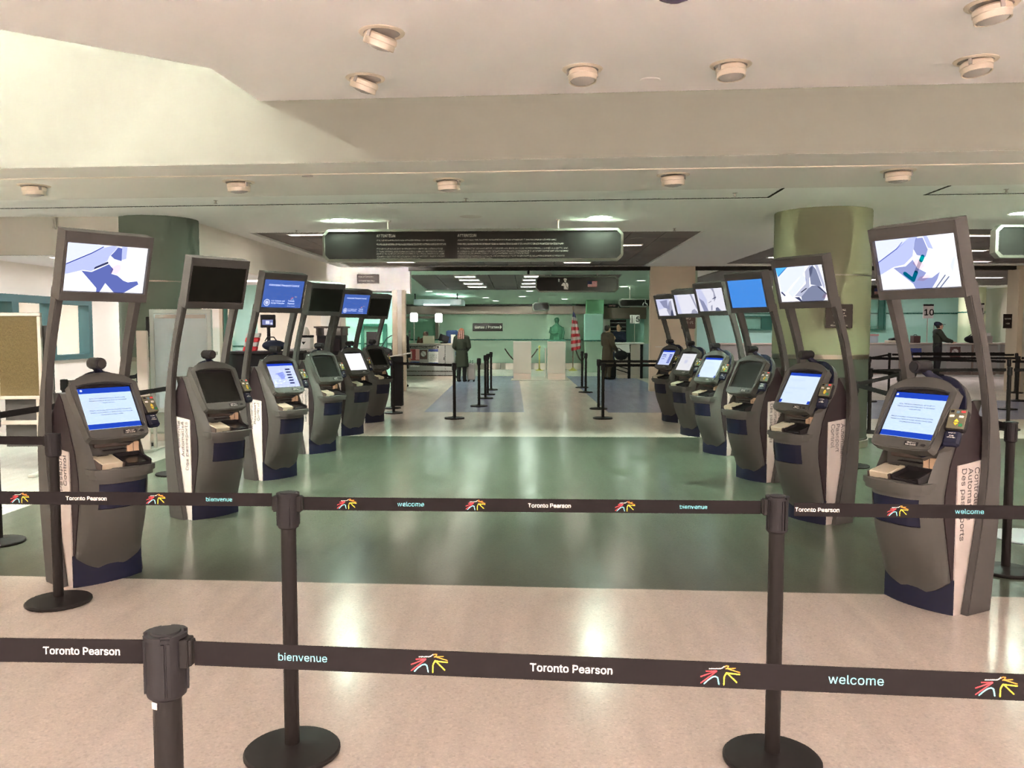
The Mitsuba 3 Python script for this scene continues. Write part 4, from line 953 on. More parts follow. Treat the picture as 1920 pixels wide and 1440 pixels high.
FRN = [(0, 'ATTENTION', .040, .275, False), (.055, 'VOUS ÊTES DANS UNE ZONE DE PRÉCONTRÔLE POUR LES VOYAGEURS À DESTINATION DES ÉTATS-UNIS.', .019, 1.45, False),
       (.116, 'VOUS SEREZ INTERVIEWÉ PAR LES INSPECTEURS DU BUREAU DES DOUANES ET DE LA PROTECTION DES FRONTIÈRES DES ÉTATS-UNIS.', .023, 1.56, True),
       (.178, "IL SE POURRAIT QU'ON VOUS REFUSE, À VOUS OU AUX BIENS QUI VOUS ACCOMPAGNENT, L'ENTRÉE AUX ÉTATS-UNIS.", .019, 1.625, False),
       (.219, "QUICONQUE FAIT SCIEMMENT UNE DÉCLARATION FAUSSE OU TROMPEUSE À UN AGENT DE PRÉCONTRÔLE SE REND", .019, 1.62, False), (.250, "COUPABLE D'UNE INFRACTION À LA LOI CANADIENNE SUR LE PRÉCONTRÔLE.", .019, 1.06, False),
       (.290, "VOUS POUVEZ QUITTER LA ZONE DE PRÉCONTRÔLE EN TOUT TEMPS SAUF SI VOUS ÊTES DÉTENU(E) POUR UNE", .019, 1.57, False), (.322, 'INFRACTION À UNE LOI CANADIENNE.', .019, .51, False)]
for rows, x in ((EN, -1.405), (FRN, -.208)):
    for r in rows: put(k, 'lettering', shape(sign_lines([r], x, .118), 'm_text_dim'), M)
k, M = hanging_sign('pictogram_sign', 'brown-black hanging sign with an officer pictogram and a small flag, beyond the opening', 1.12, 23.05, 2.83, 2.28, .44, (-.72, .56), 0, 3.12, ch=.09)
off = [sbox(-.03, .06, .055, .13), sbox(-.042, .10, .07, .115)]
off = unary_union([q.buffer(0) for q in (Polygon([(0, .095), (.075, .095), (.085, .125), (.06, .15), (.015, .15), (-.01, .125)]), Polygon([(.012, .04), (.062, .04), (.066, .085), (.008, .085)]),
                   Polygon([(-.08, -.045), (-.02, .025), (.10, .025), (.12, -.02), (.12, -.15), (0, -.15), (0, -.06), (-.06, -.055), (-.13, .06), (-.15, .055), (-.15, .03)]),
                   Polygon([(-.155, .06), (-.125, .05), (-.115, .13), (-.128, .13), (-.13, .10), (-.14, .14), (-.152, .14), (-.15, .10), (-.165, .12)]))]).difference(LineString([(.03, .03), (.10, -.13)]).buffer(.007))
put(k, 'pictogram', shape(tm(ext(off, .004), TR(-.36, .01, .0)), 'm_text_white'), M)
st = [sbox(-.13, -.08 + .0245 * i, .13, -.08 + .0245 * i + .0122) for i in range(7)]
put(k, 'flag_field', shape(tm(ext(sbox(-.13, -.08, .13, .079), .003), TR(.42, .0, 0)), 'm_text_white'), M)
for q in st: put(k, 'flag_stripe', shape(tm(ext(q, .004), TR(.42, .0, 0)), 'm_red'), M)
put(k, 'flag_canton', shape(tm(ext(sbox(-.13, -.005, -.01, .079), .005), TR(.42, .0, 0)), 'm_flag_blue'), M)
k, M = hanging_sign('notice_sign', 'black hanging sign with a pale rim, cut off by the right edge of the picture', 8.25, 12.30, 2.86, 3.3, .47, (-1.0, 1.0))
k, M = hanging_sign('lane_sign', 'small black-green hanging sign under the ceiling of the far room, beside the flag', .18, 30.2, 2.40, .62, .32, (-.1,), 0, 2.75)
k, M = hanging_sign('lane_sign', 'dark hanging sign with a wheelchair symbol, cut by the right pier', 3.15, 26.4, 2.42, 1.1, .26, (-.2,), 0, 2.95)
wc = unary_union([LineString([(.0, .06), (.01, -.01), (.05, -.01), (.07, -.06)]).buffer(.011), LineString([(.07 * math.cos(a) + .0, .07 * math.sin(a) - .045) for a in np.linspace(2.2, 6.0, 14)]).buffer(.010), Polygon([(.018 * math.cos(a), .09 + .018 * math.sin(a)) for a in np.linspace(0, 6.2, 14)])])
put(k, 'pictogram', shape(tm(ext(wc, .003), TR(.27, -.01, .0)), 'm_text_white'), M)
k, M = hanging_sign('lane_sign', 'dark red hanging sign with a small striped flag in the right hall', 9.05, 22.9, 2.60, 1.0, .40, (-.2, .2))
for q in st: put(k, 'flag_stripe', shape(tm(ext(q, .004), TR(.2, .02, 0)), 'm_poster_pink'), M)
put(k, 'flag_canton', shape(tm(ext(sbox(-.13, -.005, -.01, .079), .005), TR(.2, .02, 0)), 'm_flag_blue'), M)

def plaque(key, label, x, y, z, w, h, rows, th, step, m='m_sign_brown', tmat='m_text_white', rz=0.0, cat_='sign', align='left', dx=None):
    k = thing(key, label, cat_)
    M = FR([x, y, z], [math.cos(rz), math.sin(rz), 0], [0, 0, 1])
    put(k, 'plate', shape(cbx(-w / 2, w / 2, -h / 2, h / 2, 0, .012, .003), m), M)
    if rows:
        ml = lines(rows, th, step, .002, True, align); b = ml.bounds
        ml.apply_translation([(-w / 2 + w * .07 - b[0][0]) if align == 'left' else 0, -(b[0][1] + b[1][1]) / 2, .0125])
        put(k, 'lettering', shape(ml, tmat), M)
    return k, M
plaque('service_sign', 'small brown wall sign reading Special Services above the service opening', -4.38, 21.79, 2.905, .58, .235, ['Special Services', 'Services Spéciaux'], .036, .105)
k, M = plaque('gates_sign', 'dark grey wall sign reading Gates / Portes with a white arrow', -1.92, 33.19, 1.675, 1.19, .32, ['Gates / Portes'], .105, .2, 'm_sign_black')
put(k, 'arrow', shape(tm(ext(unary_union([LineString([(-.09, 0), (.08, 0)]).buffer(.014, cap_style='flat'), LineString([(.02, .065), (.085, 0), (.02, -.065)]).buffer(.014, cap_style='flat', join_style='mitre')]), .003), TR(.46, 0, .0125)), 'm_text_white'), M)
k, M = plaque('device_sign', 'dark brown sign about electronic devices fixed to the olive column', 3.97, 11.098, 1.77, .35, .31, None, 0, 0, rz=0.02)
put(k, 'lettering', shape(tm(lines(['No', 'Electronic', 'Devices'], .027, .043, .002, False, 'center'), TR(0, .112, .0122)), 'm_text_dim'), M)
put(k, 'lettering', shape(tm(lines(['Aucun', 'appareil', 'électronique'], .027, .043, .002, False, 'center'), TR(0, -.048, .0122)), 'm_text_dim'), M)
put(k, 'rule', shape(bx(-.09, .09, .001, .005, .0122, .0142), 'm_text_dim'), M)
plaque('pier_sign', 'small maroon sign with white marks on the pier behind the farthest right kiosk', 3.90, 21.58, 1.82, .36, .42, ['NO', 'WI-FI'], .06, .11, 'm_poster_dark', 'm_text_dim', align='center')
plaque('pier_sign', 'small dark framed notice on the right-hand pier', 11.95, 21.58, 1.80, .22, .36, ['NOTICE', 'AVIS'], .03, .12, 'm_sign_brown', 'm_text_dim', align='center')

# ------------------------------------------------------------------ ceiling fittings
def gimbal(label, x, y, z, tilt, az, group=None):
    k = thing('spot_lamp', label, 'spot lamp', group)
    M = TR(x, y, z)
    put(k, 'trim_ring', P('gt', lambda: lathe([(.118, .01), (.118, -.008), (.122, -.012), (.145, -.006), (.150, .0), (.150, .01)], 44), 'm_lamp_white', 30), M)
    put(k, 'cavity', P('gc', lambda: lathe([(0, -.001), (.119, -.002), (.119, .008), (0, .008)], 36), 'm_lens', 30), M)
    d = np.array([math.sin(tilt) * math.cos(az), math.sin(tilt) * math.sin(az), -math.cos(tilt)])
    e = np.cross(d, [0, 0, 1.0]) if tilt > .02 else np.array([1.0, 0, 0]); e /= np.linalg.norm(e)
    B = FR([x, y, z - .012], e, np.cross(d, e), d)
    put(k, 'barrel', P('gb', lambda: cat(lathe([(.0, .0), (.096, .0), (.108, .012), (.110, .040), (.104, .045), (.103, .078), (.099, .082), (.092, .078)], 40)), 'm_lamp_white', 30), B)
    put(k, 'yoke', P('gy', lambda: cat(bx(-.120, -.112, -.012, .012, -.01, .04), bx(.112, .120, -.012, .012, -.01, .04), tube([(-.120, 0, .03), (.120, 0, .03)], .005, 8)), 'm_lens'), B)
    put(k, 'lens', P('gl', lambda: lathe([(0, .098), (.04, .094), (.075, .084), (.092, .070), (.092, .060), (0, .060)], 36), 'm_lens', 40), B)
for x, y, t, az, lab in ((-1.005, 5.53, .42, 2.6, 'white swivel spot lamp, the nearer of the two tilted ones on the near ceiling'), (-1.313, 6.51, .40, 2.7, 'white swivel spot lamp tilted left, by the bulkhead on the near ceiling'),
                         (0.34, 6.335, .10, -1.3, 'white swivel spot lamp on the near ceiling left of the blank ceiling disc'), (1.415, 6.266, .08, -1.0, 'white swivel spot lamp on the near ceiling right of the blank ceiling disc'),
                         (3.145, 6.207, .12, -.8, 'white swivel spot lamp near the right edge of the near ceiling'), (2.70, 5.17, .14, .0, 'white swivel spot lamp cut off by the top edge at the right')):
    gimbal(lab, x, y, 3.52, t, az)
for x, y, lab in ((-4.914, 8.135, 'leftmost white spot lamp under the dropped beam'), (-2.838, 7.987, 'second white spot lamp from the left under the dropped beam'), (-.827, 7.959, 'middle white spot lamp under the dropped beam'),
                  (1.245, 7.745, 'fourth white spot lamp from the left under the dropped beam'), (3.204, 7.596, 'rightmost white spot lamp under the dropped beam')):
    gimbal(lab, x, y, 3.0, .06, 1.0)
k = thing('ceiling_disc', 'blank white disc on the near ceiling between two spot lamps', 'ceiling disc'); put(k, 'plate', shape(lathe([(0, -.010), (.075, -.008), (.080, -.003), (.080, .006), (0, .006)], 40), 'm_ceiling', 30), TR(.878, 6.616, 3.52))
k = thing('camera_dome', 'dark mirrored camera dome cut off by the top edge of the picture', 'security camera')
put(k, 'dome', shape(lathe([(.15, 0), (.148, -.03), (.13, -.075), (.09, -.115), (.045, -.135), (0, -.14)], 40), 'm_dome', 40), TR(.76, 4.74, 3.535))
put(k, 'collar', shape(lathe([(.15, .01), (.152, -.02), (.175, -.015), (.18, .0), (.18, .01)], 40), 'm_lamp_white', 30), TR(.76, 4.74, 3.535))
mat('m_dome', (0.05, 0.03, 0.07), .08, .9)
k = thing('ceiling_speaker', 'round pale speaker grille in the ceiling above the long hanging notice', 'ceiling speaker')
put(k, 'grille', shape(lathe([(0, -.010), (.12, -.010), (.15, -.006), (.16, .0), (.16, .01), (0, .01)], 40), 'm_beam', 30), TR(-.932, 12.0, 3.2))
spr = cat(lathe([(0, .01), (.03, .01), (.03, 0), (.012, -.004), (.010, -.03), (.022, -.034), (.022, -.037), (0, -.037)], 16))
for x, y, z, lab in ((-4.0, 10.43, 3.2, 'by the access slot above the second left kiosk'), (-.867, 10.35, 3.2, 'by the access slot above the long hanging notice'), (2.341, 10.04, 3.2, 'left of the slot corner near the olive column'),
                     (5.393, 9.863, 3.2, 'at the far right beside the second access slot'), (-3.9, 13.6, 3.2, 'before the dark panels left of the long notice'), (2.2, 13.5, 3.2, 'before the dark panels right of the long notice')):
    k = thing('sprinkler', 'small fire sprinkler on the middle ceiling ' + lab, 'sprinkler', 'ceiling sprinklers'); put(k, 'head', P('spr', spr, 'm_lens', 30), TR(x, y, z))
k = thing('sprinkler', 'flat grey sprinkler fitting under the dropped beam', 'sprinkler'); put(k, 'head', shape(cat(lathe([(0, .01), (.04, .01), (.03, -.01), (0, -.012)], 16), bx(-.05, .05, -.006, .006, -.018, -.008)), 'm_lens', 30), TR(-2.08, 7.64, 3.0))
k = thing('wall_bracket', 'small metal bracket on the header above the white side room', 'bracket'); put(k, 'plate', shape(cat(cbx(-.03, .03, -.03, 0, -.14, .02, .004), cbx(-.012, .012, -.06, -.02, -.12, 0, .003)), 'm_alu'), TR(-6.85, 11.80, 3.15))
k = thing('security_camera', 'small dark box camera on the lintel of the opening', 'security camera'); put(k, 'body', shape(cat(cbx(-.03, .03, -.06, .04, -.12, 0, .008), tube([(0, 0, 0), (0, 0, .05)], .01, 8)), 'm_black'), TR(-.20, 21.6, 3.12))
# ------------------------------------------------------------------ notice boards and screens on the left
k = thing('notice_board', 'tan cork notice board in a grey metal frame on legs, at the left edge', 'notice board')
BM = TR(-5.95, 8.95, 0, 0.10)
put(k, 'cork', shape(bx(-.52, .50, -.012, .012, .87, 1.74), 'm_cork'), BM, 'tan speckled cork panel')
put(k, 'frame', shape(cat(cbx(-.56, .54, -.022, .022, 1.74, 1.78, .005), cbx(-.56, .54, -.022, .022, .83, .87, .005), cbx(-.56, -.52, -.022, .022, .87, 1.74, .005), cbx(.50, .54, -.022, .022, .87, 1.74, .005), cbx(.06, .09, -.022, .022, .87, 1.74, .004)), 'm_alu'), BM)
put(k, 'back_panel', shape(cbx(.10, .63, .05, .075, .30, 1.64, .004), 'm_kiosk_frame'), BM)
for x in (-.50, .50):
    put(k, 'leg', shape(cat(cbx(x - .035, x + .035, -.03, .04, .03, .84, .006), cbx(x - .04, x + .04, -.26, .26, 0, .035, .008)), 'm_alu'), BM)
put(k, 'crossbar', shape(cbx(-.5, .5, -.018, .018, .55, .60, .005), 'm_alu'), BM)
k = thing('display_board', 'tall pale blue display board in a white frame before the round left column', 'display board')
DM = TR(-4.66, 10.85, 0, -0.05)
put(k, 'panel', shape(bx(-.36, .36, -.01, .01, .56, 1.80), 'm_board_blue'), DM)
put(k, 'frame', shape(cat(cbx(-.42, .42, -.025, .025, 1.80, 1.86, .006), cbx(-.42, .42, -.025, .025, .50, .56, .006), cbx(-.42, -.36, -.025, .025, .50, 1.86, .006), cbx(.36, .42, -.025, .025, .50, 1.86, .006)), 'm_board_frame'), DM)
put(k, 'header_strip', shape(bx(-.34, .34, -.02, -.008, 1.74, 1.79), 'm_lens'), DM)
for x in (-.39, .39):
    put(k, 'leg', shape(cat(cbx(x - .02, x + .02, -.02, .02, .02, .52, .004), cbx(x - .025, x + .025, -.22, .22, 0, .025, .006)), 'm_alu'), DM)
put(k, 'latch', shape(cbx(-.47, -.42, -.02, .02, 1.50, 1.76, .006), 'm_black'), DM)
k = thing('partition_board', 'narrow beige board standing at the left side of the pale blue display board', 'partition')
put(k, 'panel', shape(cbx(-.075, .075, -.02, .02, .04, 1.58, .006), 'm_board_beige'), TR(-5.06, 10.60, 0, -.1))
put(k, 'foot', shape(cbx(-.06, .06, -.2, .2, 0, .04, .008), 'm_alu'), TR(-5.06, 10.60, 0, -.1))
k = thing('clear_panel', 'upright clear plastic panel standing behind the second left kiosk', 'panel')
put(k, 'sheet', shape(bx(-.2, .2, -.004, .004, .1, 1.62), 'm_glass'), TR(-4.92, 13.0, 0, .3)); put(k, 'foot', shape(cbx(-.22, .22, -.1, .1, 0, .1, .01), 'm_alu'), TR(-4.92, 13.0, 0, .3))

# clutter of the special service desk seen between the left kiosks
k = thing('wall_screen', 'small black screen on a stand showing a coloured picture, behind the third left kiosk', 'television')
TM = TR(-5.62, 17.4, 0)
put(k, 'housing', shape(cbx(-.155, .155, -.03, .03, 1.63, 1.90, .01), 'm_black'), TM)
put(k, 'display', shape(tm(sheet(sbox(-.115, -.06, .115, .05)), FR([0, -.032, 1.745], [1, 0, 0], [0, 0, 1])), 'm_lit_panel', emit=(.16, .19, .42)), TM)
put(k, 'display_picture', shape(tm(cat(sheet(sbox(-.04, -.04, .04, .03)), sheet(sbox(.06, -.05, .10, -.01))), FR([0, -.033, 1.745], [1, 0, 0], [0, 0, 1])), 'm_lit_panel', emit=(.75, .78, 1.0)), TM)
put(k, 'stand', shape(cat(cbx(-.03, .03, .0, .05, .04, 1.65, .006), lathe([(0, 0), (.2, 0), (.2, .03), (0, .045)], 28)), 'm_black'), TM)
k = thing('striped_bag', 'red and white striped bag on the desk behind the third left kiosk', 'bag')
BG = TR(-5.74, 16.6, 1.16, .15)
for i, m in enumerate(('m_red', 'm_flag_white', 'm_red', 'm_flag_white')):
    put(k, 'stripe', shape(tm(cbx(-.13, .13, -.09, .09, .09 * i, .09 * i + .088, .012), FR([0, 0, 0], [1, 0, 0], [0, 1, 0], [.25, 0, 1])), m), BG)
k = thing('service_desk', 'dark service desk standing behind the third left kiosk', 'desk')
put(k, 'top', shape(cbx(-6.15, -4.7, 16.3, 17.0, 1.11, 1.16, .008), 'm_plum')); put(k, 'front', shape(cbx(-6.1, -4.75, 16.36, 16.95, 0, 1.11, .01), 'm_cloth_black'))
k = thing('navy_bag', 'dark navy travel bag lying on the service desk', 'bag')
put(k, 'body', shape(sph([-5.22, 16.52, 1.27], [.24, .15, .11], 3), 'm_cloth_navy', True)); put(k, 'handle', shape(tube([(-5.4, 16.5, 1.36), (-5.35, 16.5, 1.44), (-5.22, 16.5, 1.44), (-5.16, 16.5, 1.36)], .012, 8), 'm_black', True))
k = thing('label_printer', 'white box printer with a dark mark on a grey cabinet, behind the third left kiosk', 'printer')
PR = TR(-4.98, 17.9, 0)
put(k, 'body', shape(cbx(-.15, .15, -.14, .14, 1.18, 1.42, .012), 'm_white'), PR); put(k, 'lid', shape(cbx(-.155, .155, -.145, .145, 1.42, 1.47, .01), 'm_black'), PR)
put(k, 'mark', shape(tm(ext(Polygon([(-.04, .03), (.05, .03), (.0, -.03)]), .003), FR([0, -.142, 1.30], [1, 0, 0], [0, 0, 1])), 'm_black'), PR)
k = thing('cabinet', 'grey steel cabinet under the white box printer', 'cabinet')
put(k, 'body', shape(cbx(-.3, .3, -.25, .25, .02, 1.18, .01), 'm_counter'), PR); put(k, 'door', shape(cbx(-.28, .28, -.265, -.25, .06, 1.12, .005), 'm_kiosk'), PR)
k = thing('desk_lamp', 'white domed lamp on top of the white printer', 'lamp')
put(k, 'shade', shape(lathe([(.0, 1.66), (.05, 1.64), (.09, 1.56), (.10, 1.48), (0, 1.475)], 28), 'm_wall_white', 30), TR(-4.98, 17.9, 0))
k = thing('equipment_rack', 'black equipment rack with small machines between the third and fourth left kiosks', 'rack')
RM = TR(-4.66, 19.0, 0)
put(k, 'cabinet', shape(cbx(-.28, .28, -.3, .3, .02, 1.45, .01), 'm_black'), RM)
put(k, 'shelf', shape(cat(bx(-.34, .34, -.32, .32, 1.62, 1.66), bx(-.30, -.26, -.28, .28, 1.45, 1.62), bx(.26, .30, -.28, .28, 1.45, 1.62)), 'm_slot'), RM)
for i, z in enumerate((.4, .75, 1.1)): put(k, 'drawer', shape(cbx(-.25, .25, -.32, -.3, z, z + .28, .006), 'm_plum'), RM)
put(k, 'dial', shape(tm(lathe([(.055, 0), (.075, 0), (.075, .012), (.055, .012)], 24), FR([0, -.32, .92], [1, 0, 0], [0, 0, 1])), 'm_alu'), RM)
put(k, 'indicator', shape(bx(-.02, .02, -.325, -.32, 1.28, 1.30), 'm_lit_panel', emit=(.05, .9, .5)), RM)
for x in (-.1, .02): put(k, 'paper_stack', shape(cbx(x, x + .09, -.1, .1, 1.66, 1.80, .004), 'm_white'), RM)
k = thing('white_cupboard', 'plain white cupboard at the back of the side room behind the fourth left kiosk', 'cupboard')
CM = TR(-5.02, 19.7, 0)
put(k, 'body', shape(cbx(-.02, .46, -.25, .25, 0, 2.3, .01), 'm_wall_white'), CM); put(k, 'door', shape(cbx(.0, .44, -.265, -.25, 1.22, 2.27, .005), 'm_wall_white'), CM); put(k, 'door', shape(cbx(.0, .44, -.265, -.25, .06, 1.19, .005), 'm_wall_white'), CM)
for i in range(2): put(k, 'vent', shape(bx(.04 + .05 * i, .07 + .05 * i, -.27, -.264, 1.08, 1.15), 'm_slot'), CM)
k = thing('extinguisher_sign', 'red and white fire extinguisher sign on the wall behind the fourth left kiosk', 'sign')
put(k, 'plate', shape(cbx(-.10, .10, -.02, 0, 1.52, 1.84, .004), 'm_flag_white'), TR(-5.0, 20.88, 0)); [put(k, 'mark', shape(w_, 'm_red'), TR(-5.0, 20.88, 0)) for w_ in (bx(-.08, .08, -.024, -.019, 1.53, 1.64), bx(-.02, .09, -.024, -.019, 1.74, 1.83))]
k = thing('telephone', 'white wall telephone on the green wall beyond the second left kiosk', 'telephone')
put(k, 'body', shape(cbx(-6.86, -6.76, 19.95, 20.04, 1.62, 1.84, .01), 'm_white')); put(k, 'handset', shape(cbx(-6.875, -6.845, 19.92, 19.96, 1.63, 1.83, .008), 'm_alu'))
k = thing('tray_table', 'light tilted writing ledge beside the posts near the farthest left kiosk', 'ledge')
put(k, 'board', shape(tm(cbx(-.25, .25, -.12, .12, -.012, .012, .004), FR([-2.86, 17.3, 1.06], [.98, 0, .17], [0, 1, 0], [-.17, 0, .98])), 'm_white')); put(k, 'pedestal', shape(cbx(-3.02, -2.78, 17.22, 17.42, 0, 1.03, .01), 'm_cloth_black'))

# ------------------------------------------------------------------ far room
k = thing('service_counter', 'grey service counter with posters on its front, where a woman in a dark coat stands', 'counter')
CX0, CX1, CY = -4.22, -2.62, 26.55
put(k, 'front', shape(cbx(CX0, CX1, CY, CY + .5, .10, 1.10, .01), 'm_counter'), None)
put(k, 'top', shape(cbx(CX0, CX1 + .03, CY - .06, CY + .56, 1.10, 1.14, .008), 'm_counter_top')); put(k, 'kick', shape(bx(CX0 + .03, CX1 - .03, CY + .03, CY + .48, 0, .10), 'm_steel'))
put(k, 'seam', shape(bx(CX1 - .28, CX1 - .27, CY - .004, CY + .01, .1, 1.1), 'm_dark_gap')); put(k, 'lock', shape(cbx(CX1 - .33, CX1 - .30, CY - .008, CY, .62, .70, .003), 'm_black'))
for z in (.20, .06): put(k, 'rail', shape(tube([(CX0, CY - .05, z + .06), (CX1, CY - .05, z + .06)], .014, 8), 'm_slot', True))
k = thing('counter_cabinet', 'beige counter end at the left of the poster counter', 'counter')
put(k, 'body', shape(cbx(-5.0, -4.26, CY - .1, CY + .5, 0, 1.18, .01), 'm_counter_top')); put(k, 'lip', shape(cbx(-5.02, -4.25, CY - .13, CY + .52, 1.18, 1.22, .006), 'm_counter_top'))
def poster(label, x, y, z, w, h, m, bits=(), cat_='poster', ny=-1):
    k = thing('poster', label, cat_); M = FR([x, y, z], [1, 0, 0], [0, 0, 1])
    put(k, 'sheet', shape(cbx(0, w, 0, h, 0, .006, .001), m), M)
    for nm, p, mm in bits: put(k, nm, shape(tm(ext(p, .002), TRZ(.006)), mm), M)
poster('dark strip of lettering across the front of the poster counter', -4.03, CY - .002, .985, .93, .075, 'm_plum', [('lettering', sbox(.04, .028, .88, .046), 'm_text_dim')])
poster('red and pink poster at the left on the counter front', -4.01, CY - .002, .60, .29, .36, 'm_poster_red', [('figure', sbox(.17, .02, .29, .36), 'm_poster_pink'), ('figure', sbox(.02, .05, .05, .30), 'm_flag_white')])
poster('maroon poster with a round no-phone sign on the counter front', -3.71, CY - .002, .64, .24, .30, 'm_poster_dark', [('disc', Polygon([(.12 + .085 * math.cos(a), .17 + .085 * math.sin(a)) for a in np.linspace(0, 6.2, 24)]), 'm_flag_white'), ('bar', LineString([(.07, .22), (.17, .12)]).buffer(.018), 'm_poster_dark')])
poster('white and blue information sheet on the counter front', -3.43, CY - .002, .46, .31, .50, 'm_white', [('heading', sbox(0, .42, .31, .50), 'm_poster_blue'), ('footer', sbox(0, 0, .31, .075), 'm_poster_blue'), ('text_block', unary_union([sbox(.03, .12 + .035 * i, .28, .13 + .035 * i) for i in range(7)]), 'm_lens')])
poster('small blue and white sheet low on the counter front', -4.01, CY - .002, .40, .29, .16, 'm_poster_blue', [('footer', sbox(0, 0, .29, .05), 'm_white')])
for x, zt, lab in ((-3.93, 2.12, 'left one of two glowing white lane lamps on slim poles at the poster counter'), (-3.13, 2.10, 'right one of two glowing white lane lamps on slim poles at the poster counter')):
    k = thing('lane_lamp', lab, 'lamp')
    put(k, 'pole', shape(tube([(x, CY + .3, 1.14), (x, CY + .3, zt - .30)], .018, 10), 'm_alu', True)); put(k, 'cap', shape(cbx(x - .08, x + .08, CY + .22, CY + .38, zt, zt + .02, .005), 'm_white'))
    put(k, 'shade', shape(cbx(x - .115, x + .115, CY + .19, CY + .41, zt - .29, zt, .03), 'm_lit_panel', emit=np.array([1, .98, .93]) * 2.2))
k = thing('ceiling_canopy', 'pale glass canopy with a bright edge hanging over the poster counter', 'canopy')
put(k, 'panel', shape(cbx(-4.2, -2.55, 28.6, 30.0, 2.42, 2.62, .01), 'm_board_blue')); put(k, 'light_edge', shape(bx(-3.85, -2.95, 28.56, 28.6, 2.40, 2.45), 'm_lit_panel', emit=np.array([.9, 1, .95]) * 2.5))
for x in (-4.15, -2.7): put(k, 'hanger', shape(tube([(x, 28.65, 2.6), (x, 28.65, fz(28.65))], .02, 8), 'm_black', True))
k = thing('booth_window', 'tall dark-framed window behind the poster counter', 'window frame')
put(k, 'frame', shape(cat(bx(-5.3, -5.22, 33.1, 33.2, 1.2, 2.1), bx(-4.0, -3.9, 33.1, 33.2, 1.2, 2.1), bx(-5.3, -3.9, 33.1, 33.2, 2.02, 2.1)), 'm_band_brown')); put(k, 'pane', shape(bx(-5.22, -4.0, 33.13, 33.14, 1.2, 2.02), 'm_glass'))
k = thing('document_tray', 'stack of cream paper trays on the counter at the left of the officer', 'tray')
for i in range(3): put(k, 'tray', shape(cbx(-4.5, -4.06, CY + .05, CY + .4, 1.22 + .11 * i, 1.24 + .11 * i, .004), 'm_ivory'))
put(k, 'side', shape(cat(bx(-4.5, -4.49, CY + .05, CY + .4, 1.22, 1.55), bx(-4.07, -4.06, CY + .05, CY + .4, 1.22, 1.55)), 'm_kiosk'))
k = thing('office_chair', 'blue high-backed chair behind the poster counter', 'chair')
put(k, 'back', shape(cbx(-2.98, -2.58, 27.6, 27.68, 1.10, 1.56, .05), 'm_chair_blue')); put(k, 'seat', shape(cbx(-3.0, -2.56, 27.3, 27.7, .74, .84, .03), 'm_chair_blue')); put(k, 'base', shape(cat(lathe([(0, 0), (.28, 0), (.28, .04), (.03, .07), (.03, .74), (0, .74)], 20)), 'm_black'), TR(-2.78, 27.5)); put(k, 'back_post', shape(bx(-2.82, -2.74, 27.66, 27.7, .78, 1.2), 'm_black'))
k = thing('desk_monitor', 'dark desk monitor seen from behind on the poster counter', 'monitor')
put(k, 'panel', shape(tm(cbx(-.16, .16, -.02, .02, -.10, .12, .01), FR([-2.96, CY + .2, 1.29], [.94, 0, -.34], [0, 1, 0], [.34, 0, .94])), 'm_black')); put(k, 'foot', shape(cbx(-3.06, -2.88, CY + .1, CY + .3, 1.14, 1.18, .006), 'm_black'))
k = thing('paper_box', 'open white paper box on the poster counter', 'box'); put(k, 'body', shape(cbx(-3.62, -3.28, CY + .1, CY + .4, 1.14, 1.38, .006), 'm_ivory'))
k = thing('file_box', 'small white file box at the right end of the poster counter', 'box'); put(k, 'body', shape(cbx(-2.74, -2.61, CY + .3, CY + .5, 1.14, 1.42, .006), 'm_white'))
for x, lab in ((-.435, 'left one of two white gate pylons with steel feet in the far room'), (.645, 'right one of two white gate pylons with steel feet in the far room')):
    k = thing('gate_pylon', lab, 'gate')
    put(k, 'body', shape(cbx(x - .285, x + .285, 26.35, 26.62, .20, 1.21, .008), 'm_pylon')); put(k, 'foot', shape(cbx(x - .28, x + .28, 26.36, 26.61, 0, .20, .006), 'm_steel'))
k = thing('gate_flap', 'thin pale flap at the left side of the right gate pylon', 'gate'); put(k, 'panel', shape(cbx(.30, .335, 27.6, 28.0, .0, .98, .006), 'm_pylon'))
k = thing('floor_plate', 'pale floor plate lying between the two white gate pylons', 'floor plate'); put(k, 'plate', shape(cbx(-.78, 1.0, 25.9, 26.95, 0, .014, .004), 'm_counter_top'))
def rope_post(label, x, y):
    k = thing('rope_post', label, 'rope post')
    put(k, 'base', shape(lathe([(0, 0), (.15, 0), (.15, .02), (.07, .05), (.03, .09), (0, .09)], 28), 'm_brass', 30), TR(x, y)); put(k, 'pole', shape(lathe([(.024, .08), (.024, .88), (.045, .90), (.045, .93), (.03, .96), (0, .97)], 20), 'm_brass', 30), TR(x, y))
    put(k, 'rope_ring', shape(lathe([(.026, .86), (.055, .87), (.026, .88)], 16), 'm_brass', 30), TR(x, y))
rope_post('brass rope post between the two white gate pylons', .13, 32.2); rope_post('brass rope post right of the flag', 2.06, 32.2)
def rope(label, a, b, sag, n=14):
    t = np.linspace(0, 1, n)[:, None]; p = np.array(a) * (1 - t) + np.array(b) * t; p[:, 2] -= sag * 4 * (t * (1 - t))[:, 0]
    k = thing('barrier_rope', label, 'rope'); put(k, 'cord', shape(tube(p, .025, 10), 'm_rope', True))
rope('dark sagging rope at the brass post between the white gate pylons', (.06, 32.2, .85), (-1.2, 32.2, .85), .55); rope('dark sagging rope hanging between the flag and the right brass post', (1.52, 32.25, .85), (1.99, 32.2, .85), .45)

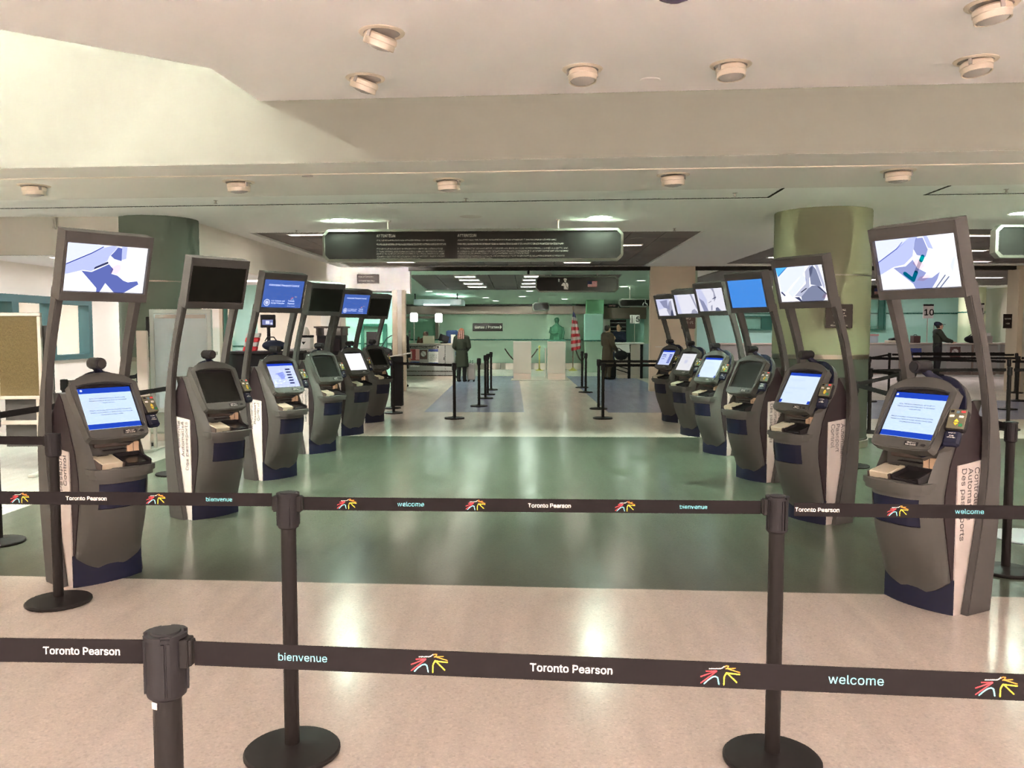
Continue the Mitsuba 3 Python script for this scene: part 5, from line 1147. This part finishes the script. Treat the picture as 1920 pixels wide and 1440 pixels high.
# flag on its pole
k = thing('flag', 'limp red, white and blue flag hanging on a dark pole in the far room', 'flag')
FX, FY = 1.44, 32.1
put(k, 'pole', shape(tube([(FX - .02, FY + .05, .05), (FX - .02, FY + .05, 2.52)], .018, 10), 'm_hair_brown', True)); put(k, 'finial', shape(cat(sph([FX - .02, FY + .05, 2.53], .035, 2), tube([(FX - .12, FY + .05, 2.54), (FX - .02, FY + .05, 2.50), (FX + .08, FY + .05, 2.54)], .012, 8)), 'm_statue', True))
put(k, 'foot', shape(lathe([(0, 0), (.17, 0), (.17, .02), (.08, .06), (.03, .12), (0, .12)], 28), 'm_brass', 30), TR(FX - .02, FY + .05))
def drape(z0, z1, n=22, seed=0):
    v, f = [], []
    for iz, z in enumerate(np.linspace(z0, z1, 6)):
        s = np.interp(z, [.72, 1.0, 1.5, 2.0, 2.25], [.17, .20, .17, .10, .03])
        for i in range(n):
            u = i / (n - 1)
            v.append([FX + (u - .4) * 2 * s + .04 * (2.2 - z), FY - .06 - .055 * math.sin(u * 15 + z * 1.2) * (s / .17), z + .14 * (u - .5) * (1.6 - z) * .8])
    for a in range(5):
        for i in range(n - 1):
            p = a * n + i; f += [[p, p + 1, p + n + 1], [p, p + n + 1, p + n]]
    m = trimesh.Trimesh(v, f, process=False); c = m.copy(); c.vertices[:, 1] += .008; c.invert(); return cat(m, c)
zsF = np.linspace(.80, 2.05, 11)
for i in range(10): put(k, 'stripe', shape(drape(zsF[i], zsF[i + 1] + .002), 'm_flag_red' if i % 2 == 0 else 'm_flag_white', True))
put(k, 'canton', shape(drape(2.05, 2.24), 'm_flag_blue', True))
# plain robed figure in green stone, standing behind the right pylon
k = thing('statue', 'pale green robed statue standing behind the right white gate pylon', 'statue')
SMT = TR(.80, 32.3, 0)
put(k, 'plinth', shape(cat(cbx(-.34, .34, -.3, .3, 0, .12, .01), cbx(-.28, .28, -.25, .25, .12, 1.12, .01), cbx(-.33, .33, -.29, .29, 1.12, 1.18, .01)), 'm_green_frame'), SMT)
def robe():
    z = np.linspace(0, .62, 16); a = np.linspace(0, 2 * np.pi, 48, endpoint=False)
    v = []
    for zz in z:
        r = np.interp(zz, [0, .2, .40, .52, .58, .62], [.27, .25, .235, .20, .10, .075])
        rr = r * (1 + .07 * np.sin(a * 9 + zz * 5) * np.interp(zz, [0, .5, .6], [1, .6, 0]))
        v.append(np.stack([rr * np.cos(a), rr * .66 * np.sin(a), 0 * a + 1.18 + zz], 1))
    v = np.vstack(v); n = 48; f = []
    for i in range(15):
        for j in range(n): p, q = i * n + j, i * n + (j + 1) % n; f += [[p, q, q + n], [p, q + n, p + n]]
    return trimesh.Trimesh(v, f, process=False)
put(k, 'robe', shape(robe(), 'm_statue', True), SMT)
put(k, 'head', shape(cat(lathe([(.07, 1.78), (.06, 1.84), (.0, 1.86)], 20), sph([0, -.01, 1.92], [.085, .10, .12], 3), sph([0, -.11, 1.91], [.015, .02, .028], 1), sph([0, .02, 1.955], [.10, .105, .10], 3)), 'm_statue', True), SMT)
put(k, 'arm', shape(cat(tube([(-.20, -.02, 1.66), (-.25, -.07, 1.48), (-.12, -.17, 1.42), (.02, -.19, 1.47)], [.065, .06, .05, .035], 12), sph([.04, -.19, 1.48], .04, 2)), 'm_statue', True), SMT)
put(k, 'arm', shape(cat(tube([(.20, -.02, 1.66), (.26, -.06, 1.45), (.22, -.14, 1.28)], [.065, .058, .045], 12), sph([.215, -.16, 1.25], .04, 2)), 'm_statue', True), SMT)

# officers' desk on the right of the centre room
k = thing('officer_desk', 'pale grey officer desk with dark corner posts under the sign numbered 5', 'desk')
put(k, 'front', shape(cbx(2.62, 3.46, 27.2, 27.9, .12, 1.12, .01), 'm_counter_top')); put(k, 'top', shape(cbx(2.58, 3.50, 27.15, 27.95, 1.12, 1.16, .006), 'm_white'))
for x in (2.98, 3.38): put(k, 'corner_post', shape(cbx(x, x + .08, 27.12, 27.2, 0, 1.10, .005), 'm_black'))
for z in (.28, .40): put(k, 'rail', shape(tube([(2.6, 27.12, z + .02), (3.0, 27.0, z - .1)], .015, 8), 'm_black', True))
put(k, 'side_wing', shape(cbx(3.46, 4.05, 27.5, 27.56, 0, 1.12, .006), 'm_board_blue')); put(k, 'kick', shape(bx(2.66, 3.42, 27.22, 27.85, 0, .12), 'm_steel'))
k = thing('desk_screen_glass', 'clear glass screen on the officer desk under the sign numbered 5', 'glass screen'); put(k, 'pane', shape(bx(3.12, 3.36, 27.3, 27.308, 1.16, 1.72), 'm_glass')); put(k, 'clip', shape(cbx(3.12, 3.16, 27.29, 27.32, 1.155, 1.20, .003), 'm_alu'))
k = thing('file_tray', 'white file tray hung on the front of the officer desk', 'tray'); put(k, 'body', shape(tm(cbx(-.22, .22, -.06, .0, -.14, .14, .01), FR([2.80, 27.09, .96], [1, 0, .08], [0, 1, 0], [-.08, 0, 1])), 'm_white')); put(k, 'lip', shape(cbx(2.58, 2.97, 27.0, 27.1, .80, .84, .006), 'm_black'))
k = thing('desk_number', 'white desk number sign reading 5 over the officer desk', 'sign')
put(k, 'plate', shape(cbx(3.06, 3.38, 27.4, 27.44, 1.78, 2.06, .004), 'm_white')); put(k, 'lettering', shape(tm(text('5', .16, .003, True), FR([3.24, 27.398, 1.84], [1, 0, 0], [0, 0, 1])), 'm_sign_black')); put(k, 'side_panel', shape(bx(3.10, 3.16, 27.395, 27.4, 1.80, 2.04), 'm_lens')); put(k, 'divider', shape(bx(3.20, 3.205, 27.395, 27.4, 1.78, 2.06), 'm_black'))
put(k, 'pole', shape(tube([(3.22, 27.45, 1.16), (3.22, 27.45, 1.8)], .014, 8), 'm_alu', True))
k = thing('wall_shelves', 'dark wall rack of pamphlets behind the officer in navy', 'rack')
put(k, 'back', shape(bx(2.78, 3.38, 31.5, 31.55, 1.2, 1.95), 'm_plum'))
for i in range(5): put(k, 'shelf', shape(bx(2.78, 3.38, 31.38, 31.5, 1.22 + .15 * i, 1.245 + .15 * i), 'm_counter'))
put(k, 'support', shape(bx(2.80, 3.36, 31.45, 31.55, 0, 1.2), 'm_counter'))
k = thing('passage_header', 'dark brown lintel over the passage to the officer desks', 'lintel'); put(k, 'board', shape(cbx(2.5, 4.15, 31.3, 31.6, 1.98, 2.45, .01), 'm_band_brown'))
k = thing('exit_sign', 'row of dark destination boards hanging over the passage to the officer desks', 'sign'); put(k, 'board', shape(cbx(2.55, 2.92, 30.0, 30.06, 2.36, 2.50, .005), 'm_black')); put(k, 'board', shape(cbx(2.97, 3.34, 30.0, 30.06, 2.36, 2.50, .005), 'm_black')); [put(k, 'lettering', shape(tm(text(t_, .05, .002, True), FR([x_, 29.998, 2.405], [1, 0, 0], [0, 0, 1])), 'm_poster_pink')) for t_, x_ in (('GATES', 2.60), ('PORTES', 3.0))]; put(k, 'hanger', shape(tube([(2.95, 30.03, 2.5), (2.95, 30.03, fz(30.0))], .01, 6), 'm_alu', True))

# ------------------------------------------------------------------ numbered desks of the right hall
def desk(label, x0, x1, y, num=None, items=()):
    k = thing('inspection_desk', label, 'desk')
    put(k, 'front', shape(cbx(x0, x1, y, y + .7, .10, 1.06, .01), 'm_counter')); put(k, 'top', shape(cbx(x0 - .04, x1 + .04, y - .06, y + .76, 1.06, 1.11, .008), 'm_counter_top')); put(k, 'kick', shape(bx(x0 + .03, x1 - .03, y + .03, y + .66, 0, .10), 'm_band_brown'))
    n = max(2, int((x1 - x0) / .95))
    for i in range(1, n): put(k, 'corner_post', shape(cbx(x0 + (x1 - x0) * i / n - .03, x0 + (x1 - x0) * i / n + .03, y - .05, y, 0, 1.08, .004), 'm_band_brown'))
    return k
desk('left inspection desk of the right hall, with a blue notice on its front', 11.75, 14.05, 30.0)
desk('inspection desk numbered 10 where a man in a cap stands', 14.35, 16.1, 29.6)
desk('rightmost inspection desk of the right hall, numbered 11', 16.4, 17.9, 30.0)
desk('inspection desk seen between the plain blue screen and the olive column', 6.35, 8.7, 29.0)
poster('blue and white notice sheet on the left inspection desk', 13.05, 29.99, .58, .60, .34, 'm_poster_blue', [('sheet', sbox(.02, .02, .27, .14), 'm_white'), ('sheet', sbox(.32, .02, .57, .14), 'm_white')])
poster('white sheets under the blue notice on the left inspection desk', 13.05, 29.99, .18, .40, .32, 'm_white', [('text_block', sbox(.04, .15, .36, .17), 'm_lens')])
poster('maroon no-phone sign on the desk numbered 10', 14.45, 29.59, .62, .36, .36, 'm_poster_dark', [('disc', Polygon([(.18 + .11 * math.cos(a), .18 + .11 * math.sin(a)) for a in np.linspace(0, 6.2, 24)]), 'm_flag_white'), ('bar', LineString([(.12, .23), (.24, .12)]).buffer(.022), 'm_poster_dark')])
def number(label, txt, x, y, z, w=.36, h=.50):
    k = thing('desk_number', label, 'sign')
    put(k, 'plate', shape(cbx(x - w / 2, x + w / 2, y, y + .04, z, z + h, .004), 'm_white')); put(k, 'header', shape(bx(x - w / 2, x + w / 2, y - .006, y + .04, z + h - .06, z + h), 'm_black'))
    m = text(txt, .21, .003, True); m.apply_translation([-(m.bounds[0][0] + m.bounds[1][0]) / 2, 0, 0])
    put(k, 'lettering', shape(tm(m, FR([x + .02, y - .002, z + .11], [1, 0, 0], [0, 0, 1])), 'm_sign_black')); put(k, 'pole', shape(tube([(x, y + .06, 1.11), (x, y + .06, z + .1)], .018, 8), 'm_alu', True))
number('white number sign reading 10 on a pole', '10', 13.95, 30.2, 1.98); number('white number sign reading 11 on a pole, half hidden by the kiosk post', '11', 15.72, 30.2, 2.02)
k = thing('document_scanner', 'cream and black document scanner on the left inspection desk', 'scanner'); put(k, 'base', shape(cbx(12.55, 13.05, 30.1, 30.5, 1.11, 1.20, .02), 'm_ivory')); put(k, 'head', shape(tm(cbx(-.18, .18, -.14, .14, 0, .09, .02), FR([12.85, 30.3, 1.20], [1, 0, .2], [0, 1, 0], [-.2, 0, 1])), 'm_black'))
k = thing('parcel_box', 'lilac box on the left end of the left inspection desk', 'box'); put(k, 'body', shape(cbx(11.78, 12.15, 30.05, 30.5, 1.11, 1.36, .006), 'm_board_blue')); put(k, 'lid', shape(cbx(11.76, 12.17, 30.03, 30.52, 1.36, 1.42, .006), 'm_poster_pink'))
k = thing('desk_case', 'dark red case beside the document scanner', 'case'); put(k, 'body', shape(cbx(13.42, 13.66, 30.1, 30.4, 1.11, 1.36, .01), 'm_poster_dark')); put(k, 'handle', shape(tube([(13.48, 30.25, 1.36), (13.5, 30.25, 1.40), (13.58, 30.25, 1.40), (13.6, 30.25, 1.36)], .01, 6), 'm_black', True))
k = thing('bag', 'black bag lying on the desk beside the man in the cap', 'bag'); put(k, 'body', shape(sph([15.35, 29.9, 1.24], [.26, .16, .13], 3), 'm_cloth_black', True)); put(k, 'strap', shape(tube([(15.15, 29.85, 1.3), (15.3, 29.8, 1.44), (15.5, 29.85, 1.32)], .014, 6), 'm_black', True))
k = thing('printer', 'grey desk printer with papers near the number 11', 'printer'); put(k, 'body', shape(cbx(15.66, 16.05, 29.85, 30.2, 1.11, 1.36, .01), 'm_lens')); put(k, 'paper', shape(cbx(15.7, 16.0, 29.9, 30.1, 1.36, 1.46, .004), 'm_white'))
k = thing('glass_partition', 'long clear glass partition behind the inspection desks of the right hall', 'glass partition')
for i in range(4): put(k, 'pane', shape(bx(11.9 + 1.42 * i, 13.28 + 1.42 * i, 31.4, 31.41, .3, 1.72), 'm_glass')); put(k, 'upright', shape(bx(13.285 + 1.42 * i, 13.315 + 1.42 * i, 31.38, 31.43, 0, 1.74), 'm_alu'))

# ------------------------------------------------------------------ people
def hull_chain(pairs, nsub=1):
    out = []
    for (a, ra), (b, rb) in pairs:
        s = [m3.Manifold.sphere(1.0, 14).scale(ra if np.ndim(ra) else [ra] * 3).translate(list(map(float, a))), m3.Manifold.sphere(1.0, 14).scale(rb if np.ndim(rb) else [rb] * 3).translate(list(map(float, b)))]
        out.append(m3.Manifold.batch_hull(s))
    return out
def smooth_union(parts, L=.035, it=6):
    m = m3.Manifold.batch_boolean(parts, m3.OpType.Add).refine_to_length(L)
    t = unmani(m); t.merge_vertices()
    trimesh.smoothing.filter_taubin(t, lamb=.5, nu=.53, iterations=it); return t
def hand(w, d, s, side, R=.0085):
    """Palm and five bent fingers from the wrist w along d; side is the thumb's direction."""
    d = np.array(d, float) / np.linalg.norm(d); sd = np.array(side, float); sd -= d * (sd @ d); sd /= np.linalg.norm(sd); nn = np.cross(d, sd); w = np.array(w, float)
    P = [((w, .022), (w + d * .045 * s, .026)), ((w + d * .03 + sd * .02, .018), (w + d * .085 - sd * .028, .015)), ((w + d * .03 - sd * .02, .018), (w + d * .085 + sd * .028, .015))]
    for i, (o, l) in enumerate(((.030, .066), (.010, .076), (-.011, .070), (-.030, .054))):
        b = w + d * .088 + sd * o; m = b + d * l * .5 + nn * .006; e = m + d * l * .42 + nn * .022
        P += [((b, R), (m, R * .95)), ((m, R * .95), (e, R * .8))]
    b = w + d * .03 + sd * .028; m = b + d * .03 + sd * .026; e = m + d * .03 + sd * .006 + nn * .012
    P += [((b, R * 1.25), (m, R * 1.1)), ((m, R * 1.1), (e, R * .9))]
    return P
def person(label, x, y, face, h, J, mats, extra=None, cat_='person'):
    """face: heading in radians (0 looks towards the visitor). J: changed joints in a 1.72 m body, x to the viewer's right when facing them."""
    D = dict(pelvis=(0, 0, .93), waist=(0, 0, 1.08), chest=(0, .01, 1.28), neck=(0, .01, 1.46), head=(0, -.01, 1.60), shL=(-.175, .01, 1.40), shR=(.175, .01, 1.40), elL=(-.22, .02, 1.12), elR=(.22, .02, 1.12),
             wrL=(-.23, -.06, .88), wrR=(.23, -.06, .88), hiL=(-.09, 0, .90), hiR=(.09, 0, .90), knL=(-.095, -.01, .49), knR=(.095, -.01, .49), anL=(-.10, .02, .09), anR=(.10, .02, .09))
    D.update(J); D = {k_: np.array(v, float) for k_, v in D.items()}
    S = h / 1.72
    M = TR(x, y, 0, face) @ np.diag([S, S, S, 1])
    pr = lambda a, ra, b, rb: ((D[a], ra), (D[b], rb))
    torso = [pr('pelvis', (.155, .105, .10), 'waist', (.135, .095, .09)), pr('waist', (.135, .095, .09), 'chest', (.165, .11, .12)), ((D['shL'] + [.03, 0, 0], .075), (D['shR'] - [.03, 0, 0], .075)), ((D['chest'], (.165, .105, .1)), ((D['shL'] + D['shR']) / 2, (.15, .075, .05)))]
    arm = lambda s, g=0: [pr('sh' + s, .062 + g, 'el' + s, .046 + g), pr('el' + s, .044 + g, 'wr' + s, .029 + g)]
    leg = lambda s, g=0: [pr('hi' + s, .092 + g, 'kn' + s, .060 + g), pr('kn' + s, .058 + g, 'an' + s, .040 + g)]
    hd = D['head']
    headp = [((hd + [0, .01, .03], (.078, .098, .095)), (hd + [0, -.025, -.055], (.055, .065, .06))), ((hd + [0, -.10, -.015], .011), (hd + [0, -.085, .02], .010)), ((hd + [0, -.085, -.065], (.026, .012, .007)), (hd + [0, -.08, -.072], (.022, .012, .006))),
             ((hd + [-.082, .012, -.005], (.009, .02, .03)), (hd + [-.075, .01, -.02], .01)), ((hd + [.082, .012, -.005], (.009, .02, .03)), (hd + [.075, .01, -.02], .01)), ((D['neck'] - [0, 0, .04], .058), (hd + [0, .015, -.05], .050))]
    hands = []
    for s, sg in (('L', 1), ('R', -1)): hands += hand(D['wr' + s], D['wr' + s] - D['el' + s], 1, (sg, -.3, 0) if abs((D['wr' + s] - D['el' + s])[0]) < .2 else (0, 0, 1))
    feet = [((D['an' + s] - [0, 0, .03], .042), (D['an' + s] + [0, -.14, -.055], (.038, .05, .028))) for s in 'LR']
    k = thing('person', label, cat_)
    body = smooth_union(hull_chain(torso + arm('L') + arm('R') + leg('L') + leg('R') + headp + hands + feet), .03, 3)
    put(k, 'body', shape(body, mats['skin'], True), M)
    g = mats.get('g', .016)
    infl = lambda prs: [((a, np.asarray(ra) + g), (b, np.asarray(rb) + g)) for (a, ra), (b, rb) in prs]
    top = infl(torso) + arm('L', g) + arm('R', g)
    top = [t if not (np.allclose(t[1][0], D['wrL']) or np.allclose(t[1][0], D['wrR'])) else (t[0], (t[1][0] * .93 + t[0][0] * .07, t[1][1])) for t in top]
    if 'skirt' in mats:
        zz = mats['skirt']
        top += [((D['pelvis'] + [0, 0, .05], (.19, .14, .1)), ((D['knL'] + D['knR']) / 2 * [1, 1, 0] + [0, 0, zz], (.235, .18, .04)))]
    put(k, mats.get('topname', 'jacket'), shape(smooth_union(hull_chain(top), .035, 4), mats['top'], True), M)
    put(k, 'trousers', shape(smooth_union(hull_chain(infl([torso[0]]) + leg('L', .018) + leg('R', .018)), .05, 4), mats['legs'], True), M)
    for s in 'LR':
        a = D['an' + s]; put(k, 'shoe', shape(smooth_union(hull_chain([((a - [0, -.03, .035], .05), (a + [0, -.16, -.055], (.046, .06, .033)))]), .04, 2), 'm_cloth_black', True), M)
    if 'hair' in mats:
        hp = [((hd + [0, .025, .045], (.088, .098, .085)), (hd + [0, .045, -.01], (.08, .075, .06)))] + ([((hd + [0, .03, .05], (.088, .10, .085)), (hd + [0, .075, -.20], (.10, .055, .07)))] if mats.get('long') else [])
        put(k, 'hair', shape(smooth_union(hull_chain(hp), .03, 3), mats['hair'], True), M)
    for ex_ in (-.031, .031): put(k, 'eye', shape(sph(hd + [ex_, -.087, .012], .010, 1), 'm_hair', True), M)
    for nm, mesh, mm in (extra or []): put(k, nm, shape(mesh, mm, True), M)
    return k
# woman at the poster counter, seen from behind
streaks = []
for i in range(9):
    a = -1.1 + 2.2 * i / 8
    streaks.append(tube([(.085 * math.sin(a), .04 + .085 * math.cos(a), 1.66), (.11 * math.sin(a), .05 + .10 * math.cos(a), 1.52), (.125 * math.sin(a), .05 + .095 * math.cos(a), 1.38)], [.012, .016, .010], 8))
person('woman in a dark quilted coat and rust scarf at the poster counter, seen from behind', -2.25, 25.24, math.pi - .15, 1.62,
       dict(wrL=(-.12, -.22, 1.02), elL=(-.235, -.02, 1.14), wrR=(.16, -.20, 1.00), elR=(.24, -.0, 1.13), anL=(-.09, .02, .09), anR=(.10, .03, .09)),
       dict(skin='m_skin', top='m_coat_green', legs='m_cloth_black', hair='m_scarf', long=True, skirt=.50, topname='coat', g=.03),
       [('scarf', cat(tm(lathe([(.07, 1.40), (.11, 1.42), (.12, 1.46), (.10, 1.50), (.07, 1.50)], 24), TR(0, .01, 0)), *streaks[::2]), 'm_cloth_rust'), ('hair_strands', cat(*streaks[1::2]), 'm_poster_pink')])
k = thing('suitcase', 'grey upright suitcase on the floor at the right of the woman in the dark coat', 'suitcase'); put(k, 'shell', shape(cbx(-2.10, -1.86, 25.35, 25.6, .05, .55, .03), 'm_lens')); [put(k, 'wheel', shape(w_, 'm_black', True)) for w_ in (sph([-2.06, 25.38, .025], .025, 1), sph([-1.9, 25.38, .025], .025, 1), sph([-2.06, 25.57, .025], .025, 1), sph([-1.9, 25.57, .025], .025, 1))]; put(k, 'handle', shape(tube([(-2.02, 25.5, .55), (-2.02, 25.5, .64), (-1.94, 25.5, .64), (-1.94, 25.5, .55)], .01, 6), 'm_black', True))
# officer seated behind the poster counter
SEAT = dict(pelvis=(0, 0, .74), waist=(0, -.02, .90), chest=(0, -.06, 1.10), neck=(0, -.08, 1.27), head=(0, -.12, 1.40), shL=(-.175, -.06, 1.22), shR=(.175, -.06, 1.22), elL=(-.24, -.20, 1.04), elR=(.24, -.20, 1.04), wrL=(-.14, -.34, 1.22), wrR=(.14, -.34, 1.22),
            hiL=(-.09, 0, .72), hiR=(.09, 0, .72), knL=(-.11, -.42, .70), knR=(.11, -.42, .70), anL=(-.11, -.40, .30), anR=(.11, -.40, .30))
person('officer in dark clothes seated behind the poster counter between the two lane lamps', -3.62, 27.72, -.4, 1.72, SEAT, dict(skin='m_skin_dark', top='m_cloth_rust', legs='m_cloth_navy', hair='m_hair'))
k = thing('stool', 'tall stool under the officer behind the poster counter', 'stool'); put(k, 'seat', shape(lathe([(0, .50), (.2, .50), (.2, .55), (0, .55)], 24), 'm_black', 30), TR(-3.62, 27.72)); put(k, 'base', shape(lathe([(0, 0), (.24, 0), (.24, .03), (.03, .06), (.03, .50), (0, .50)], 24), 'm_alu', 30), TR(-3.62, 27.72)); put(k, 'foot_ring', shape(lathe([(.19, .27), (.21, .27), (.21, .29), (.19, .29), (.19, .27)], 24), 'm_alu', 30), TR(-3.62, 27.72))
# officer and traveller at the desk numbered 5
person('officer in a navy uniform standing behind the desk numbered 5, facing a traveller', 2.80, 28.36, -.55, 1.76, dict(elL=(-.25, -.10, 1.17), wrL=(-.06, -.33, 1.22), elR=(.25, -.08, 1.16), wrR=(.05, -.34, 1.25)), dict(skin='m_skin', top='m_cloth_navy', legs='m_cloth_navy', hair='m_hair', topname='uniform_shirt'))
person('traveller in a long brown coat standing at the desk numbered 5, turned away', 2.27, 26.6, 2.2, 1.72, dict(elR=(.25, -.04, 1.12), wrR=(.20, -.28, .98), elL=(-.25, .0, 1.12), wrL=(-.22, -.20, .92)), dict(skin='m_skin', top='m_coat_brown', legs='m_coat_brown', hair='m_hair', skirt=.42, topname='coat', g=.028))
k = thing('bag', 'black holdall hanging at the hand of the traveller in the brown coat', 'bag'); put(k, 'body', shape(sph([2.66, 26.20, .78], [.21, .13, .15], 3), 'm_cloth_black', True)); put(k, 'strap', shape(tube([(2.54, 26.24, .86), (2.52, 26.30, .99), (2.60, 26.28, 1.0), (2.76, 26.2, .88)], .014, 6), 'm_black', True))
k = thing('suitcase', 'black upright suitcase standing by the desk numbered 5', 'suitcase'); put(k, 'shell', shape(cbx(2.30, 2.58, 26.9, 27.1, .05, .62, .03), 'm_cloth_black')); [put(k, 'wheel', shape(w_, 'm_black', True)) for w_ in (sph([2.34, 26.94, .025], .025, 1), sph([2.54, 26.94, .025], .025, 1), sph([2.34, 27.06, .025], .025, 1), sph([2.54, 27.06, .025], .025, 1))]; put(k, 'handle', shape(tube([(2.40, 27.05, .62), (2.40, 27.05, .70), (2.48, 27.05, .70), (2.48, 27.05, .62)], .01, 6), 'm_black', True))
# man in a cap at the desk numbered 10
hdz = 1.60
cap_ = cat(sph([0, .02, hdz + .055], [.096, .112, .075], 3), tm(cbx(-.07, .07, -.20, -.06, hdz + .035, hdz + .048, .005), np.eye(4)))
person('man in a dark jacket and grey peaked cap standing at the desk numbered 10', 13.62, 28.75, 1.45, 1.84, dict(head=(0, -.05, 1.585), neck=(0, -.02, 1.46), elL=(-.24, -.14, 1.18), wrL=(-.14, -.38, 1.10), elR=(.24, -.14, 1.18), wrR=(.12, -.38, 1.10)), dict(skin='m_skin', top='m_coat_green', legs='m_cloth_black', hair='m_hair', g=.026), [('cap', cap_, 'm_cloth_navy')])
# dark figure with a shoulder bag behind the left opening post
person('person in black with a shoulder bag, half hidden behind the left opening post', -3.72, 22.9, 2.7, 1.66, dict(), dict(skin='m_skin', top='m_cloth_black', legs='m_cloth_black', hair='m_hair', long=True, g=.03, skirt=.55, topname='coat'))
k = thing('bag', 'large black shoulder bag carried by the person behind the left opening post', 'bag')
put(k, 'body', shape(tm(cbx(-.22, .22, -.13, .13, -.20, .17, .08), FR([-4.14, 22.72, .93], [.93, 0, -.30], [0, 1, 0], [.30, 0, .93])), 'm_cloth_black')); put(k, 'strap', shape(tube([(-4.24, 22.70, 1.08), (-4.08, 22.72, 1.34), (-3.96, 22.76, 1.42), (-3.88, 22.80, 1.44)], .014, 6), 'm_black', True))

# every entry of the dicts above is keyed thing__part__sub-part
